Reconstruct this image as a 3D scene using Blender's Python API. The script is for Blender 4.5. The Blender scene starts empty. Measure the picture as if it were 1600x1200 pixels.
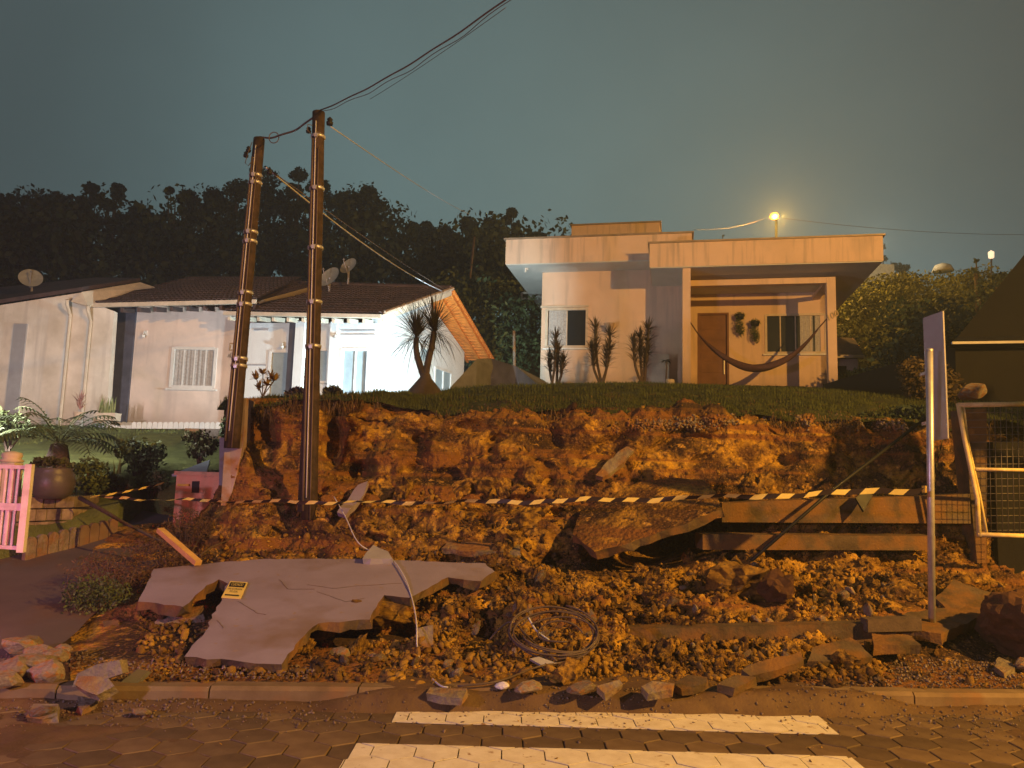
import bpy, math, random
import numpy as np
from mathutils import Vector, Matrix, noise

rnd = random.Random(7)
nprs = np.random.RandomState(11)
V = Vector
scene = bpy.context.scene
COL = scene.collection

# ---------------------------------------------------------------- camera
PITCH, ROLL, FPX = math.radians(6.9), 0.028, 1200.0
CAM = V((0, 0, 1.6))
_f = V((0, math.cos(PITCH), math.sin(PITCH)))
_u0 = V((0, -math.sin(PITCH), math.cos(PITCH)))
_r0 = V((1, 0, 0))
RT = _r0 * math.cos(ROLL) + _u0 * math.sin(ROLL)
UP = _u0 * math.cos(ROLL) - _r0 * math.sin(ROLL)
cd = bpy.data.cameras.new('camera'); cam = bpy.data.objects.new('camera', cd); COL.objects.link(cam)
cd.sensor_width = 36; cd.lens = FPX / 1600 * 36; cd.clip_start = 0.1; cd.clip_end = 3000
M = Matrix((RT, UP, -_f)).transposed().to_4x4(); M.translation = CAM
cam.matrix_world = M
scene.camera = cam

# ---------------------------------------------------------------- world: overcast night sky lit by the town
scene.view_settings.view_transform = 'Standard'; scene.view_settings.look = 'None'
scene.view_settings.exposure = 0.0; scene.view_settings.gamma = 1.0; scene.view_settings.use_curve_mapping = False
W = bpy.data.worlds.new('World'); scene.world = W; W.use_nodes = True
nt = W.node_tree; nt.nodes.clear()
def wn(t, **k):
    n = nt.nodes.new(t)
    for a, b in k.items(): setattr(n, a, b)
    return n
wl = nt.links.new
tc = wn('ShaderNodeTexCoord')
nrm = wn('ShaderNodeVectorMath', operation='NORMALIZE'); wl(tc.outputs['Generated'], nrm.inputs[0])
def glow(az, el, power, col):
    az, el = math.radians(az), math.radians(el)
    d = wn('ShaderNodeVectorMath', operation='DOT_PRODUCT')
    d.inputs[1].default_value = (math.sin(az) * math.cos(el), math.cos(az) * math.cos(el), math.sin(el))
    wl(nrm.outputs[0], d.inputs[0])
    m = wn('ShaderNodeMath', operation='MAXIMUM'); m.inputs[1].default_value = 0; wl(d.outputs['Value'], m.inputs[0])
    p = wn('ShaderNodeMath', operation='POWER'); p.inputs[1].default_value = power; wl(m.outputs[0], p.inputs[0])
    s = wn('ShaderNodeVectorMath', operation='SCALE'); s.inputs[0].default_value = col; wl(p.outputs[0], s.inputs['Scale'])
    return s.outputs[0]
def vadd(a, b):
    n = wn('ShaderNodeVectorMath', operation='ADD')
    for i, x in enumerate((a, b)):
        if isinstance(x, tuple): n.inputs[i].default_value = x
        else: wl(x, n.inputs[i])
    return n.outputs[0]
sky = vadd((0.040, 0.052, 0.056), glow(-2, 14, 7, (0.078, 0.140, 0.142)))
sky = vadd(sky, glow(14, 14, 16, (0.038, 0.034, 0.018)))
sky = vadd(sky, glow(27, 8, 110, (0.06, 0.10, 0.11)))
nz = wn('ShaderNodeTexNoise'); nz.inputs['Scale'].default_value = 2.2; nz.inputs['Detail'].default_value = 6
wl(nrm.outputs[0], nz.inputs['Vector'])
mr = wn('ShaderNodeMapRange'); mr.inputs['To Min'].default_value = 0.68; mr.inputs['To Max'].default_value = 1.34
wl(nz.outputs['Fac'], mr.inputs['Value'])
ms = wn('ShaderNodeVectorMath', operation='SCALE'); wl(sky, ms.inputs[0]); wl(mr.outputs[0], ms.inputs['Scale'])
bg = wn('ShaderNodeBackground'); bg.inputs['Strength'].default_value = 1.0
wo = wn('ShaderNodeOutputWorld'); wl(ms.outputs[0], bg.inputs['Color']); wl(bg.outputs[0], wo.inputs['Surface'])

# ---------------------------------------------------------------- lamps (most get a body further down; some are added only for their light)
LAMP_STREET = V((11.5, -1.0, 8.2))        # sodium street lamp beside the crossing, right of and behind the camera
LAMP_FAR = None                            # sodium lamp seen over the house roof
SODIUM = (1.0, 0.50, 0.085)
def lamp(name, loc, power, col, size=0.15, spot=None, aim=None, blend=0.5):
    ld = bpy.data.lights.new(name, 'SPOT' if spot else 'POINT'); ld.energy = power; ld.color = col; ld.shadow_soft_size = size
    if spot: ld.spot_size = math.radians(spot); ld.spot_blend = blend
    o = bpy.data.objects.new(name, ld); COL.objects.link(o); o.location = loc
    if aim is not None: o.rotation_euler = (V(aim) - V(loc)).to_track_quat('-Z', 'Y').to_euler()
    return o

# ---------------------------------------------------------------- geometry helpers
def ray(px, py):
    return _f + RT * ((px - 800) / FPX) + UP * ((600 - py) / FPX)
def P(px, py, Y):
    d = ray(px, py); return CAM + d * (Y / d.y)
def PZ(px, py, z):
    d = ray(px, py); return CAM + d * ((z - CAM.z) / d.z)
def PP(px, py, o, n):
    d = ray(px, py); return CAM + d * ((V(o) - CAM).dot(n) / d.dot(n))
def PX(px, Y, z):
    """world point at forward distance Y and height z in picture column px"""
    x = 0.0
    for _ in range(6):
        p = V((x, Y, z)) - CAM
        cx = 800 + FPX * p.dot(RT) / p.dot(_f)
        x += (px - cx) / FPX * Y
    return V((x, Y, z))

class MB:
    def __init__(s): s.v = []; s.f = []; s.m = []
    def add(s, vs, fs, mi=0):
        b = len(s.v); s.v.extend([tuple(v) for v in vs])
        for f in fs: s.f.append(tuple(b + i for i in f)); s.m.append(mi)
    def prism(s, poly, off, mi=0, off0=None):
        off = V(off); n = len(poly)
        a = [V(p) + (V(off0) if off0 else V((0, 0, 0))) for p in poly]; b = [p + off for p in a]
        fs = [tuple(range(n)), tuple(reversed(range(n, 2 * n)))]
        for i in range(n):
            j = (i + 1) % n; fs.append((j, i, n + i, n + j))
        nn = (a[1] - a[0]).cross(a[2] - a[0])
        if nn.dot(off) > 0: fs = [tuple(reversed(f)) for f in fs]
        s.add(a + b, fs, mi); return s
    def box(s, x0, x1, y0, y1, z0, z1, mi=0):
        return s.obox(V((x0, y0, z0)), V((x1 - x0, 0, 0)), V((0, y1 - y0, 0)), V((0, 0, z1 - z0)), mi)
    def obox(s, o, a, b, c, mi=0):
        o = V(o); vs = [o, o + a, o + a + b, o + b, o + c, o + a + c, o + a + b + c, o + b + c]
        fs = [(0, 3, 2, 1), (4, 5, 6, 7), (0, 1, 5, 4), (1, 2, 6, 5), (2, 3, 7, 6), (3, 0, 4, 7)]
        if a.cross(b).dot(c) < 0: fs = [tuple(reversed(f)) for f in fs]
        s.add(vs, fs, mi); return s
    def bar(s, p, q, w, h=None, mi=0, up=(0, 0, 1)):
        h = h or w; p, q = V(p), V(q); d = (q - p); d.normalize()
        upv = V(up)
        if abs(d.dot(upv)) > .98: upv = V((0, 1, 0))
        sd = d.cross(upv).normalized(); u2 = sd.cross(d)
        return s.obox(p - sd * w / 2 - u2 * h / 2, sd * w, q - p, u2 * h, mi)
    def tube(s, pts, r, n=6, mi=0, cap=True):
        pts = [V(p) for p in pts]; rs = r if isinstance(r, (list, tuple)) else [r] * len(pts)
        vs = []; prev = None
        for i, p in enumerate(pts):
            d = (pts[min(i + 1, len(pts) - 1)] - pts[max(i - 1, 0)])
            if d.length < 1e-9: d = V((0, 0, 1))
            d.normalize()
            if prev is None:
                a = d.cross(V((0.13, 0.9, 0.31)));
                if a.length < .1: a = d.cross(V((1, 0, 0)))
            else: a = prev - d * prev.dot(d)
            if a.length < 1e-6: a = d.orthogonal()
            a.normalize(); prev = a; b = d.cross(a)
            for k in range(n):
                t = 2 * math.pi * k / n
                vs.append(p + (a * math.cos(t) + b * math.sin(t)) * rs[i])
        fs = []
        for i in range(len(pts) - 1):
            for k in range(n):
                k2 = (k + 1) % n
                fs.append((i * n + k, i * n + k2, (i + 1) * n + k2, (i + 1) * n + k))
        if cap: fs.append(tuple(reversed(range(n)))); fs.append(tuple((len(pts) - 1) * n + k for k in range(n)))
        s.add(vs, fs, mi); return s
    def lathe(s, c, prof, n=20, mi=0):
        c = V(c); vs = []
        for r, z in prof:
            for k in range(n):
                t = 2 * math.pi * k / n; vs.append(c + V((r * math.cos(t), r * math.sin(t), z)))
        fs = []
        for i in range(len(prof) - 1):
            for k in range(n):
                k2 = (k + 1) % n; fs.append((i * n + k, i * n + k2, (i + 1) * n + k2, (i + 1) * n + k))
        s.add(vs, fs, mi); return s
    def build(s, name, mats, parent=None, smooth=False, loc=None):
        me = bpy.data.meshes.new(name); me.from_pydata(s.v, [], s.f)
        if not isinstance(mats, (list, tuple)): mats = [mats]
        for m in mats: me.materials.append(m)
        if len(mats) > 1: me.polygons.foreach_set('material_index', s.m)
        if smooth: me.polygons.foreach_set('use_smooth', [True] * len(me.polygons))
        me.update()
        o = bpy.data.objects.new(name, me); COL.objects.link(o)
        if loc is not None: o.location = loc
        if parent is not None: o.parent = parent
        return o
def npmesh(name, verts, faces, mats, parent=None, smooth=False, mi=None):
    me = bpy.data.meshes.new(name)
    nv, nf = len(verts), len(faces); k = faces.shape[1]
    me.vertices.add(nv); me.vertices.foreach_set('co', np.asarray(verts, dtype=np.float32).ravel())
    me.loops.add(nf * k); me.loops.foreach_set('vertex_index', faces.astype(np.int32).ravel())
    me.polygons.add(nf); me.polygons.foreach_set('loop_start', np.arange(0, nf * k, k, dtype=np.int32))
    if not isinstance(mats, (list, tuple)): mats = [mats]
    for m in mats: me.materials.append(m)
    if mi is not None: me.polygons.foreach_set('material_index', np.asarray(mi, dtype=np.int32))
    if smooth: me.polygons.foreach_set('use_smooth', np.ones(nf, dtype=bool))
    me.update(calc_edges=True); me.validate()
    o = bpy.data.objects.new(name, me); COL.objects.link(o)
    if parent is not None: o.parent = parent
    return o
def tag(o, label=None, cat=None, group=None, kind=None):
    if label: o['label'] = label
    if cat: o['category'] = cat
    if group: o['group'] = group
    if kind: o['kind'] = kind
    return o
def empty(name, label, cat, group=None):
    o = bpy.data.objects.new(name, None); COL.objects.link(o); o.empty_display_size = .1
    return tag(o, label, cat, group)
def struct(o, label=None): return tag(o, label, None, None, 'structure')
def copy_tree(o, parent=None):
    c = o.copy(); COL.objects.link(c)
    if parent is not None: c.parent = parent
    for ch in list(o.children): copy_tree(ch, c)
    return c

# ---------------------------------------------------------------- materials
def mat(name, col, rough=.8, var=.25, scale=4., col2=None, bump=.2, bscale=40., spec=.3, metal=0., detail=6., coord='Object', bdist=.01, thr=(.35, .65)):
    m = bpy.data.materials.new(name); m.use_nodes = True; t = m.node_tree; b = t.nodes['Principled BSDF']; L = t.links.new
    b.inputs['Roughness'].default_value = rough; b.inputs['Metallic'].default_value = metal
    b.inputs['Specular IOR Level'].default_value = spec
    c = t.nodes.new('ShaderNodeTexCoord')
    n = t.nodes.new('ShaderNodeTexNoise'); n.inputs['Scale'].default_value = scale; n.inputs['Detail'].default_value = detail; n.inputs['Roughness'].default_value = .62
    L(c.outputs[coord], n.inputs['Vector'])
    r = t.nodes.new('ShaderNodeValToRGB'); L(n.outputs['Fac'], r.inputs['Fac'])
    r.color_ramp.elements[0].position = thr[0]; r.color_ramp.elements[1].position = thr[1]
    c2 = col2 or tuple(x * (1 - var) for x in col)
    c1 = col if col2 else tuple(min(1, x * (1 + var * .4)) for x in col)
    r.color_ramp.elements[0].color = (*c2, 1); r.color_ramp.elements[1].color = (*c1, 1)
    L(r.outputs['Color'], b.inputs['Base Color'])
    if bump:
        n2 = t.nodes.new('ShaderNodeTexNoise'); n2.inputs['Scale'].default_value = bscale; n2.inputs['Detail'].default_value = 5
        L(c.outputs[coord], n2.inputs['Vector'])
        bp = t.nodes.new('ShaderNodeBump'); bp.inputs['Strength'].default_value = bump; bp.inputs['Distance'].default_value = bdist
        L(n2.outputs['Fac'], bp.inputs['Height']); L(bp.outputs['Normal'], b.inputs['Normal'])
    return m
def addlayer(m, col, scale, lo, hi, detail=5, rough=None):
    """a second noise-masked colour (dirt, mud, moss, stain, painted shade) over the first"""
    t = m.node_tree; L = t.links.new; b = t.nodes['Principled BSDF']
    src = b.inputs['Base Color'].links[0].from_socket
    c = [x for x in t.nodes if x.type == 'TEX_COORD'][0]
    n = t.nodes.new('ShaderNodeTexNoise'); n.inputs['Scale'].default_value = scale; n.inputs['Detail'].default_value = detail
    mp = t.nodes.new('ShaderNodeMapping'); mp.inputs['Location'].default_value = (scale * 3.1, 1.7, scale)
    L(c.outputs['Object'], mp.inputs['Vector']); L(mp.outputs[0], n.inputs['Vector'])
    r = t.nodes.new('ShaderNodeMapRange'); r.inputs['From Min'].default_value = lo; r.inputs['From Max'].default_value = hi
    L(n.outputs['Fac'], r.inputs['Value'])
    x = t.nodes.new('ShaderNodeMix'); x.data_type = 'RGBA'; L(r.outputs[0], x.inputs['Factor']); L(src, x.inputs['A']); x.inputs['B'].default_value = (*col, 1)
    L(x.outputs['Result'], b.inputs['Base Color'])
    return m
def zlayer(m, col, z0, z1, amp=.25, scale=2.5):
    """splash dirt rising from the foot of a wall, broken up by noise"""
    t = m.node_tree; L = t.links.new; b = t.nodes['Principled BSDF']
    src = b.inputs['Base Color'].links[0].from_socket
    c = [x for x in t.nodes if x.type == 'TEX_COORD'][0]
    s = t.nodes.new('ShaderNodeSeparateXYZ'); L(c.outputs['Object'], s.inputs[0])
    n = t.nodes.new('ShaderNodeTexNoise'); n.inputs['Scale'].default_value = scale; n.inputs['Detail'].default_value = 6; L(c.outputs['Object'], n.inputs['Vector'])
    a = t.nodes.new('ShaderNodeMath'); a.operation = 'MULTIPLY_ADD'; a.inputs[1].default_value = amp * 2; L(n.outputs['Fac'], a.inputs[0]); L(s.outputs['Z'], a.inputs[2])
    r = t.nodes.new('ShaderNodeMapRange'); r.inputs['From Min'].default_value = z1 + amp; r.inputs['From Max'].default_value = z0 + amp; L(a.outputs[0], r.inputs['Value'])
    x = t.nodes.new('ShaderNodeMix'); x.data_type = 'RGBA'; L(r.outputs[0], x.inputs['Factor']); L(src, x.inputs['A']); x.inputs['B'].default_value = (*col, 1)
    L(x.outputs['Result'], b.inputs['Base Color']); return m
def vary(m, lo=.7, hi=1.25):
    t = m.node_tree; L = t.links.new; b = t.nodes['Principled BSDF']; src = b.inputs['Base Color'].links[0].from_socket
    oi = t.nodes.new('ShaderNodeObjectInfo'); r = t.nodes.new('ShaderNodeMapRange'); r.inputs['To Min'].default_value = lo; r.inputs['To Max'].default_value = hi
    L(oi.outputs['Random'], r.inputs['Value']); s = t.nodes.new('ShaderNodeVectorMath'); s.operation = 'SCALE'; L(src, s.inputs[0]); L(r.outputs[0], s.inputs['Scale']); L(s.outputs[0], b.inputs['Base Color'])
def emis(name, col, st):
    m = bpy.data.materials.new(name); m.use_nodes = True; b = m.node_tree.nodes['Principled BSDF']
    b.inputs['Base Color'].default_value = (*col, 1); b.inputs['Emission Color'].default_value = (*col, 1); b.inputs['Emission Strength'].default_value = st
    return m
MT = {}
MT['soil'] = mat('clay_soil', (.54, .31, .035), .85, scale=2.2, col2=(.085, .038, .012), bump=1., bscale=22, bdist=.06, detail=10, thr=(.43, .62))
addlayer(MT['soil'], (.034, .017, .009), 1.1, .49, .60, 9)  # dark layers: wet clay, plus shade of the pockets painted in
addlayer(MT['soil'], (.58, .33, .07), 9., .58, .72, 6)
addlayer(MT['soil'], (.05, .022, .011), 6., .56, .66, 8)
addlayer(MT['soil'], (.22, .12, .05), 38., .55, .7, 3)
zlayer(MT['soil'], (.045, .026, .013), 2.62, 2.38, .16, 5.)
MT['clod'] = mat('clay_clod', (.52, .305, .045), .9, scale=3.2, col2=(.085, .036, .013), bump=.8, bscale=50, bdist=.02, detail=8, coord='Object')
addlayer(MT['clod'], (.05, .024, .011), 1.0, .50, .60, 6)  # large dark patches on the clods: wet tone and painted-in shade
addlayer(MT['clod'], (.16, .12, .085), 9., .62, .70, 3)
MT['clod_dark'] = mat('dark_clay', (.12, .055, .025), .8, scale=5., col2=(.07, .03, .016), bump=.8, bscale=50, bdist=.02)
MT['rock'] = mat('pale_stone', (.30, .245, .19), .75, scale=6, col2=(.16, .12, .085), bump=.6, bscale=35, bdist=.015)
addlayer(MT['rock'], (.30, .14, .05), 3., .5, .62)
MT['conc'] = mat('old_concrete', (.25, .21, .165), .8, scale=5, col2=(.14, .11, .08), bump=.9, bscale=22, bdist=.03)
addlayer(MT['conc'], (.22, .11, .04), 4, .46, .60, 7)
MT['concd'] = mat('muddy_concrete', (.12, .085, .05), .8, scale=3, col2=(.055, .036, .02), bump=.7, bscale=40, bdist=.012)
addlayer(MT['concd'], (.17, .085, .028), 4, .42, .60, 7)
MT['slab'] = mat('mauve_painted_render', (.29, .25, .34), .62, scale=1.6, col2=(.24, .20, .265), bump=.25, bscale=90, bdist=.004)
addlayer(MT['slab'], (.17, .11, .07), 1.3, .54, .72, 9)
addlayer(MT['slab'], (.27, .20, .17), 14., .62, .74, 8)
MT['mauve'] = mat('mauve_wall_paint', (.34, .27, .29), .7, scale=2, col2=(.25, .18, .18), bump=.3, bscale=50, bdist=.006)
addlayer(MT['mauve'], (.25, .12, .05), 3, .52, .62, 8)
MT['paver'] = mat('concrete_paver', (.145, .098, .055), .7, scale=5, col2=(.095, .06, .032), bump=.5, bscale=120, bdist=.003, coord='Object')
MT['road'] = mat('road_bed', (.075, .05, .035), .9, scale=6, col2=(.045, .028, .02), bump=.6, bscale=60)
MT['mud'] = mat('mud_film', (.13, .078, .036), .7, scale=3, col2=(.075, .042, .022), bump=.5, bscale=40, bdist=.01)
MT['paint'] = mat('road_paint', (.68, .63, .56), .7, scale=8, col2=(.56, .50, .42), bump=.3, bscale=120, bdist=.002)
addlayer(MT['paint'], (.28, .17, .09), 16, .63, .72, 8)
MT['kerb'] = mat('kerb_concrete', (.22, .155, .09), .8, scale=3, col2=(.13, .085, .045), bump=.4, bscale=70, bdist=.004)
addlayer(MT['kerb'], (.20, .11, .05), 4, .5, .66, 7)
MT['kerbw'] = mat('whitewashed_kerb', (.78, .76, .78), .7, scale=5, col2=(.55, .52, .52), bump=.4, bscale=70, bdist=.004)
MT['gravel'] = mat('gravel_bed', (.10, .06, .04), .85, scale=14, col2=(.04, .022, .014), bump=1., bscale=60, bdist=.02)
MT['pebble'] = mat('wet_pebble', (.20, .145, .115), .4, scale=30, col2=(.08, .05, .04), bump=.3, bscale=90, spec=.5)
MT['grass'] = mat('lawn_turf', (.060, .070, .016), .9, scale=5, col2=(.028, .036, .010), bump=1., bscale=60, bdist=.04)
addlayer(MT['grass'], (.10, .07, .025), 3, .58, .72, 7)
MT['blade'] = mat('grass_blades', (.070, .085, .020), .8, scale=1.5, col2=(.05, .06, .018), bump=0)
MT['grass_lit'] = mat('lit_garden_turf', (.16, .19, .05), .9, scale=2.5, col2=(.09, .11, .03), bump=1., bscale=60, bdist=.04)  # lawn turf lightened: lamplight on the left garden painted into the colour
MT['blade_lit'] = mat('lit_garden_blades', (.17, .20, .05), .8, scale=1.5, col2=(.10, .12, .03), bump=0)  # blades lightened to match, lamplight put into their colour
MT['dryroot'] = mat('dry_roots', (.15, .10, .05), .9, scale=3, col2=(.06, .035, .02), bump=0)
MT['asph'] = mat('driveway_asphalt', (.12, .095, .10), .8, scale=3, col2=(.10, .08, .085), bump=.5, bscale=150, bdist=.004)
addlayer(MT['asph'], (.13, .075, .045), 1.4, .52, .7, 7)
MT['wallA'] = mat('cream_render', (.78, .71, .62), .8, scale=1.2, col2=(.56, .49, .40), bump=.15, bscale=80, bdist=.004)
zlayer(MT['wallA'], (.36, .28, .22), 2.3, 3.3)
MT['wallB'] = mat('pale_pink_render', (.78, .64, .55), .8, scale=1.2, col2=(.59, .50, .44), bump=.15, bscale=80, bdist=.004)
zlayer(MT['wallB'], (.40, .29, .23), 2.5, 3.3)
MT['wallC'] = mat('white_render', (.74, .75, .74), .8, scale=1.2, col2=(.66, .67, .66), bump=.15, bscale=80, bdist=.004)
MT['wallD'] = mat('peach_render', (.74, .54, .40), .8, scale=.9, col2=(.66, .47, .34), bump=.15, bscale=80, bdist=.004)
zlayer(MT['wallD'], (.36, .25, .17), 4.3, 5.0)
addlayer(MT['wallD'], (.52, .40, .31), .5, .5, .75, 9)
MT['fascia'] = mat('peach_fascia_render', (.76, .55, .40), .8, scale=.9, col2=(.68, .49, .35), bump=.12, bscale=80, bdist=.004)
addlayer(MT['fascia'], (.50, .38, .29), .9, .54, .78, 10)
MT['soffit'] = mat('white_soffit', (.66, .64, .58), .8, scale=2, col2=(.60, .58, .52), bump=.1)
MT['cap'] = mat('metal_capping', (.36, .28, .20), .5, bump=.1, metal=.3)
MT['navy'] = mat('navy_paint', (.085, .085, .11), .7, bump=.15)
MT['ochre'] = mat('ochre_paint', (.42, .28, .14), .75, bump=.15)
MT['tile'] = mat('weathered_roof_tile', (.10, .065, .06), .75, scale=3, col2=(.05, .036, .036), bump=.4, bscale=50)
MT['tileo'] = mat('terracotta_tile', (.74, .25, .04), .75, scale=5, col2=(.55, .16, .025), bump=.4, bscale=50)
MT['trim'] = mat('white_trim', (.70, .68, .64), .6, var=.12, bump=.05)
MT['trimb'] = mat('cream_board', (.60, .50, .38), .7, var=.15, bump=.1)
MT['curtain'] = mat('striped_curtain', (.52, .50, .47), .9, scale=30, col2=(.30, .28, .27), bump=.1)
MT['glass'] = mat('dark_glass', (.022, .026, .03), .12, var=.1, bump=0, spec=.6)
MT['glassb'] = mat('frosted_glass', (.30, .38, .42), .3, var=.15, bump=0, spec=.5)
MT['door'] = mat('varnished_door', (.20, .085, .035), .45, scale=2, col2=(.13, .05, .02), bump=.2, bscale=20)
MT['wood'] = mat('weathered_pole_wood', (.062, .038, .024), .8, scale=5, col2=(.024, .015, .010), bump=.6, bscale=25, bdist=.01)
MT['wood'].node_tree.nodes['Noise Texture'].inputs['Scale'].default_value = 9
MT['bark'] = mat('bark', (.10, .07, .05), .9, scale=6, bump=.6, bscale=30)
MT['barkp'] = mat('palm_trunk', (.06, .045, .035), .9, scale=6, bump=.7, bscale=20, bdist=.02)
MT['steel'] = mat('galvanised_steel', (.62, .60, .58), .38, scale=12, col2=(.48, .46, .44), bump=.1, metal=.55)
MT['signb'] = mat('sign_back', (.40, .39, .40), .5, scale=3, col2=(.33, .31, .32), bump=.08, metal=.2)
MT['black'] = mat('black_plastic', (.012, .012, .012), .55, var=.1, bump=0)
MT['cable'] = mat('dark_cable', (.10, .07, .055), .5, var=.2, bump=0)
MT['cablew'] = mat('pale_cable', (.50, .50, .54), .7, var=.15, bump=0)
MT['yellow'] = mat('yellow_plastic', (.80, .52, .07), .55, var=.1, bump=0)
MT['yellowt'] = mat('tape_yellow', (.78, .62, .16), .5, var=.1, bump=0)
MT['tapeb'] = mat('tape_black', (.03, .018, .015), .5, var=.1, bump=0)
MT['gatew'] = mat('white_gate_paint', (.72, .68, .64), .5, scale=8, col2=(.56, .50, .44), bump=.1)
MT['gatey'] = mat('yellow_gate_paint', (.80, .66, .32), .55, scale=8, col2=(.62, .46, .2), bump=.1)
MT['wire'] = mat('wire_mesh', (.16, .14, .12), .5, var=.2, bump=0, metal=.4)
MT['orange'] = mat('orange_render', (.80, .44, .27), .8, scale=4, col2=(.68, .35, .2), bump=.25, bscale=60)
addlayer(MT['orange'], (.30, .18, .12), 4, .58, .7, 7)
MT['tarp'] = mat('pale_tarp', (.42, .50, .54), .5, bump=.3, bscale=12, bdist=.02)
MT['greysheet'] = mat('grey_sheet', (.19, .19, .20), .7, scale=1.5, col2=(.10, .10, .10), bump=.3, bscale=6, bdist=.02)
MT['pot'] = mat('glazed_pot', (.09, .075, .07), .42, var=.2, bump=.3, bscale=30, spec=.4)
MT['potc'] = mat('clay_pot', (.50, .36, .25), .8, bump=.2)
MT['leaf'] = mat('dark_leaf', (.036, .060, .040), .7, scale=.35, col2=(.014, .024, .018), bump=0)
MT['leafm'] = mat('mid_leaf', (.11, .14, .05), .6, scale=3, col2=(.04, .06, .02), bump=0)
MT['leafy'] = mat('yellow_green_leaf', (.14, .15, .035), .6, scale=.9, col2=(.03, .034, .012), bump=0)
MT['leafd'] = mat('dracaena_leaf', (.085, .065, .035), .6, scale=4, col2=(.05, .036, .02), bump=0)
MT['leafp'] = mat('palm_leaf', (.05, .05, .035), .6, scale=4, col2=(.03, .028, .02), bump=0)
MT['croton'] = mat('croton_leaf', (.36, .25, .07), .6, scale=8, col2=(.18, .11, .03), bump=0)
MT['dry'] = mat('dry_brush', (.15, .085, .05), .8, scale=6, col2=(.07, .036, .022), bump=0)
MT['snake'] = mat('snake_plant_leaf', (.30, .33, .12), .6, scale=10, col2=(.12, .16, .06), bump=0)
MT['pinkleaf'] = mat('pink_leaf', (.40, .20, .16), .6, scale=8, bump=0)
MT['hammock'] = mat('hammock_cloth', (.10, .05, .05), .9, scale=20, bump=.3)
MT['dish'] = mat('dish_metal', (.34, .32, .26), .6, bump=.1, scale=6)
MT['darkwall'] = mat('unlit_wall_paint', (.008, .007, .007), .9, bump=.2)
MT['stonewall'] = mat('rubble_stone', (.30, .24, .18), .8, scale=9, col2=(.14, .10, .07), bump=.6, bscale=20, bdist=.02)
MT['lampglass'] = emis('sodium_lamp_glass', (1.0, .42, .04), 2.4)
MT['floodglass'] = emis('floodlight_glass', (.85, .95, 1.0), 30)
MT['farlight'] = emis('far_lamp_glass', (1.0, .72, .45), 1.4)
MT['farlit'] = mat('far_wall', (.70, .62, .46), .8, bump=0)

def streak(m, col, lo=.52, hi=.8, fx=5., fz_=.35):
    t = m.node_tree; L = t.links.new; b = t.nodes['Principled BSDF']; src = b.inputs['Base Color'].links[0].from_socket
    c = [x for x in t.nodes if x.type == 'TEX_COORD'][0]
    mp = t.nodes.new('ShaderNodeMapping'); mp.inputs['Scale'].default_value = (fx, fx, fz_); L(c.outputs['Object'], mp.inputs['Vector'])
    n = t.nodes.new('ShaderNodeTexNoise'); n.inputs['Scale'].default_value = 1; n.inputs['Detail'].default_value = 7; L(mp.outputs[0], n.inputs['Vector'])
    r = t.nodes.new('ShaderNodeMapRange'); r.inputs['From Min'].default_value = lo; r.inputs['From Max'].default_value = hi; L(n.outputs['Fac'], r.inputs['Value'])
    x = t.nodes.new('ShaderNodeMix'); x.data_type = 'RGBA'; L(r.outputs[0], x.inputs['Factor']); L(src, x.inputs['A']); x.inputs['B'].default_value = (*col, 1)
    L(x.outputs['Result'], b.inputs['Base Color'])
streak(MT['wallD'], (.42, .32, .25)); streak(MT['fascia'], (.38, .29, .22), .5, .78, 7., .5); streak(MT['wallB'], (.46, .38, .34)); streak(MT['wallA'], (.44, .38, .32)); streak(MT['wallC'], (.55, .55, .54))
streak(MT['soil'], (.20, .085, .022), .5, .62, .25, 9.)

for k_ in ('paver', 'rock', 'clod', 'stonewall', 'leafd', 'leaf'): vary(MT[k_])
# ---------------------------------------------------------------- parametric ground sheets
def fz(x, y, z, s, o=6, seed=0.):
    return noise.fractal(V((x * s + seed, y * s + seed * 1.3, z * s - seed)), 0.9, 2.1, o)
def sheet(name, cols, nu, nv, mats, disp=None, smooth=True, warp=None):
    """cols: [(px, [P0..Pk])]; each column a polyline front -> back in world space. Interpolates, then displaces."""
    px = [c[0] for c in cols]; K = len(cols[0][1])
    A = np.array([[tuple(p) for p in c[1]] for c in cols])          # (C,K,3)
    U = np.linspace(px[0], px[-1], nu)
    B = np.zeros((nu, K, 3))
    for k in range(K):
        for a in range(3): B[:, k, a] = np.interp(U, px, A[:, k, a])
    seg = np.linalg.norm(np.diff(B, axis=1), axis=2).mean(axis=0)
    t = np.concatenate([[0], np.cumsum(seg)]); T = np.linspace(0, t[-1], nv)
    G = np.zeros((nu, nv, 3))
    for i in range(nu):
        for a in range(3): G[i, :, a] = np.interp(T, t, B[i, :, a])
    # soften the kinks
    for _ in range(2):
        G[:, 1:-1] = (G[:, :-2] + 2 * G[:, 1:-1] + G[:, 2:]) / 4
    if disp:
        du = np.gradient(G, axis=0); dv = np.gradient(G, axis=1)
        N = np.cross(du, dv); N /= (np.linalg.norm(N, axis=2, keepdims=True) + 1e-9)
        H = G.copy()
        for i in range(nu):
            for j in range(nv):
                p = G[i, j]; h = disp(U[i], j / (nv - 1), p[0], p[1], p[2])
                H[i, j] = p + N[i, j] * h
        G = H
    if warp: G = warp(G, U)
    idx = np.arange(nu * nv).reshape(nu, nv)
    F = np.stack([idx[:-1, :-1], idx[1:, :-1], idx[1:, 1:], idx[:-1, 1:]], axis=-1).reshape(-1, 4)
    return npmesh(name, G.reshape(-1, 3), F, mats, smooth=smooth), G

def proj(G):
    p = G - np.array(CAM); f = p @ np.array(_f); return 800 + FPX * (p @ np.array(RT)) / f, 600 - FPX * (p @ np.array(UP)) / f

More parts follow.
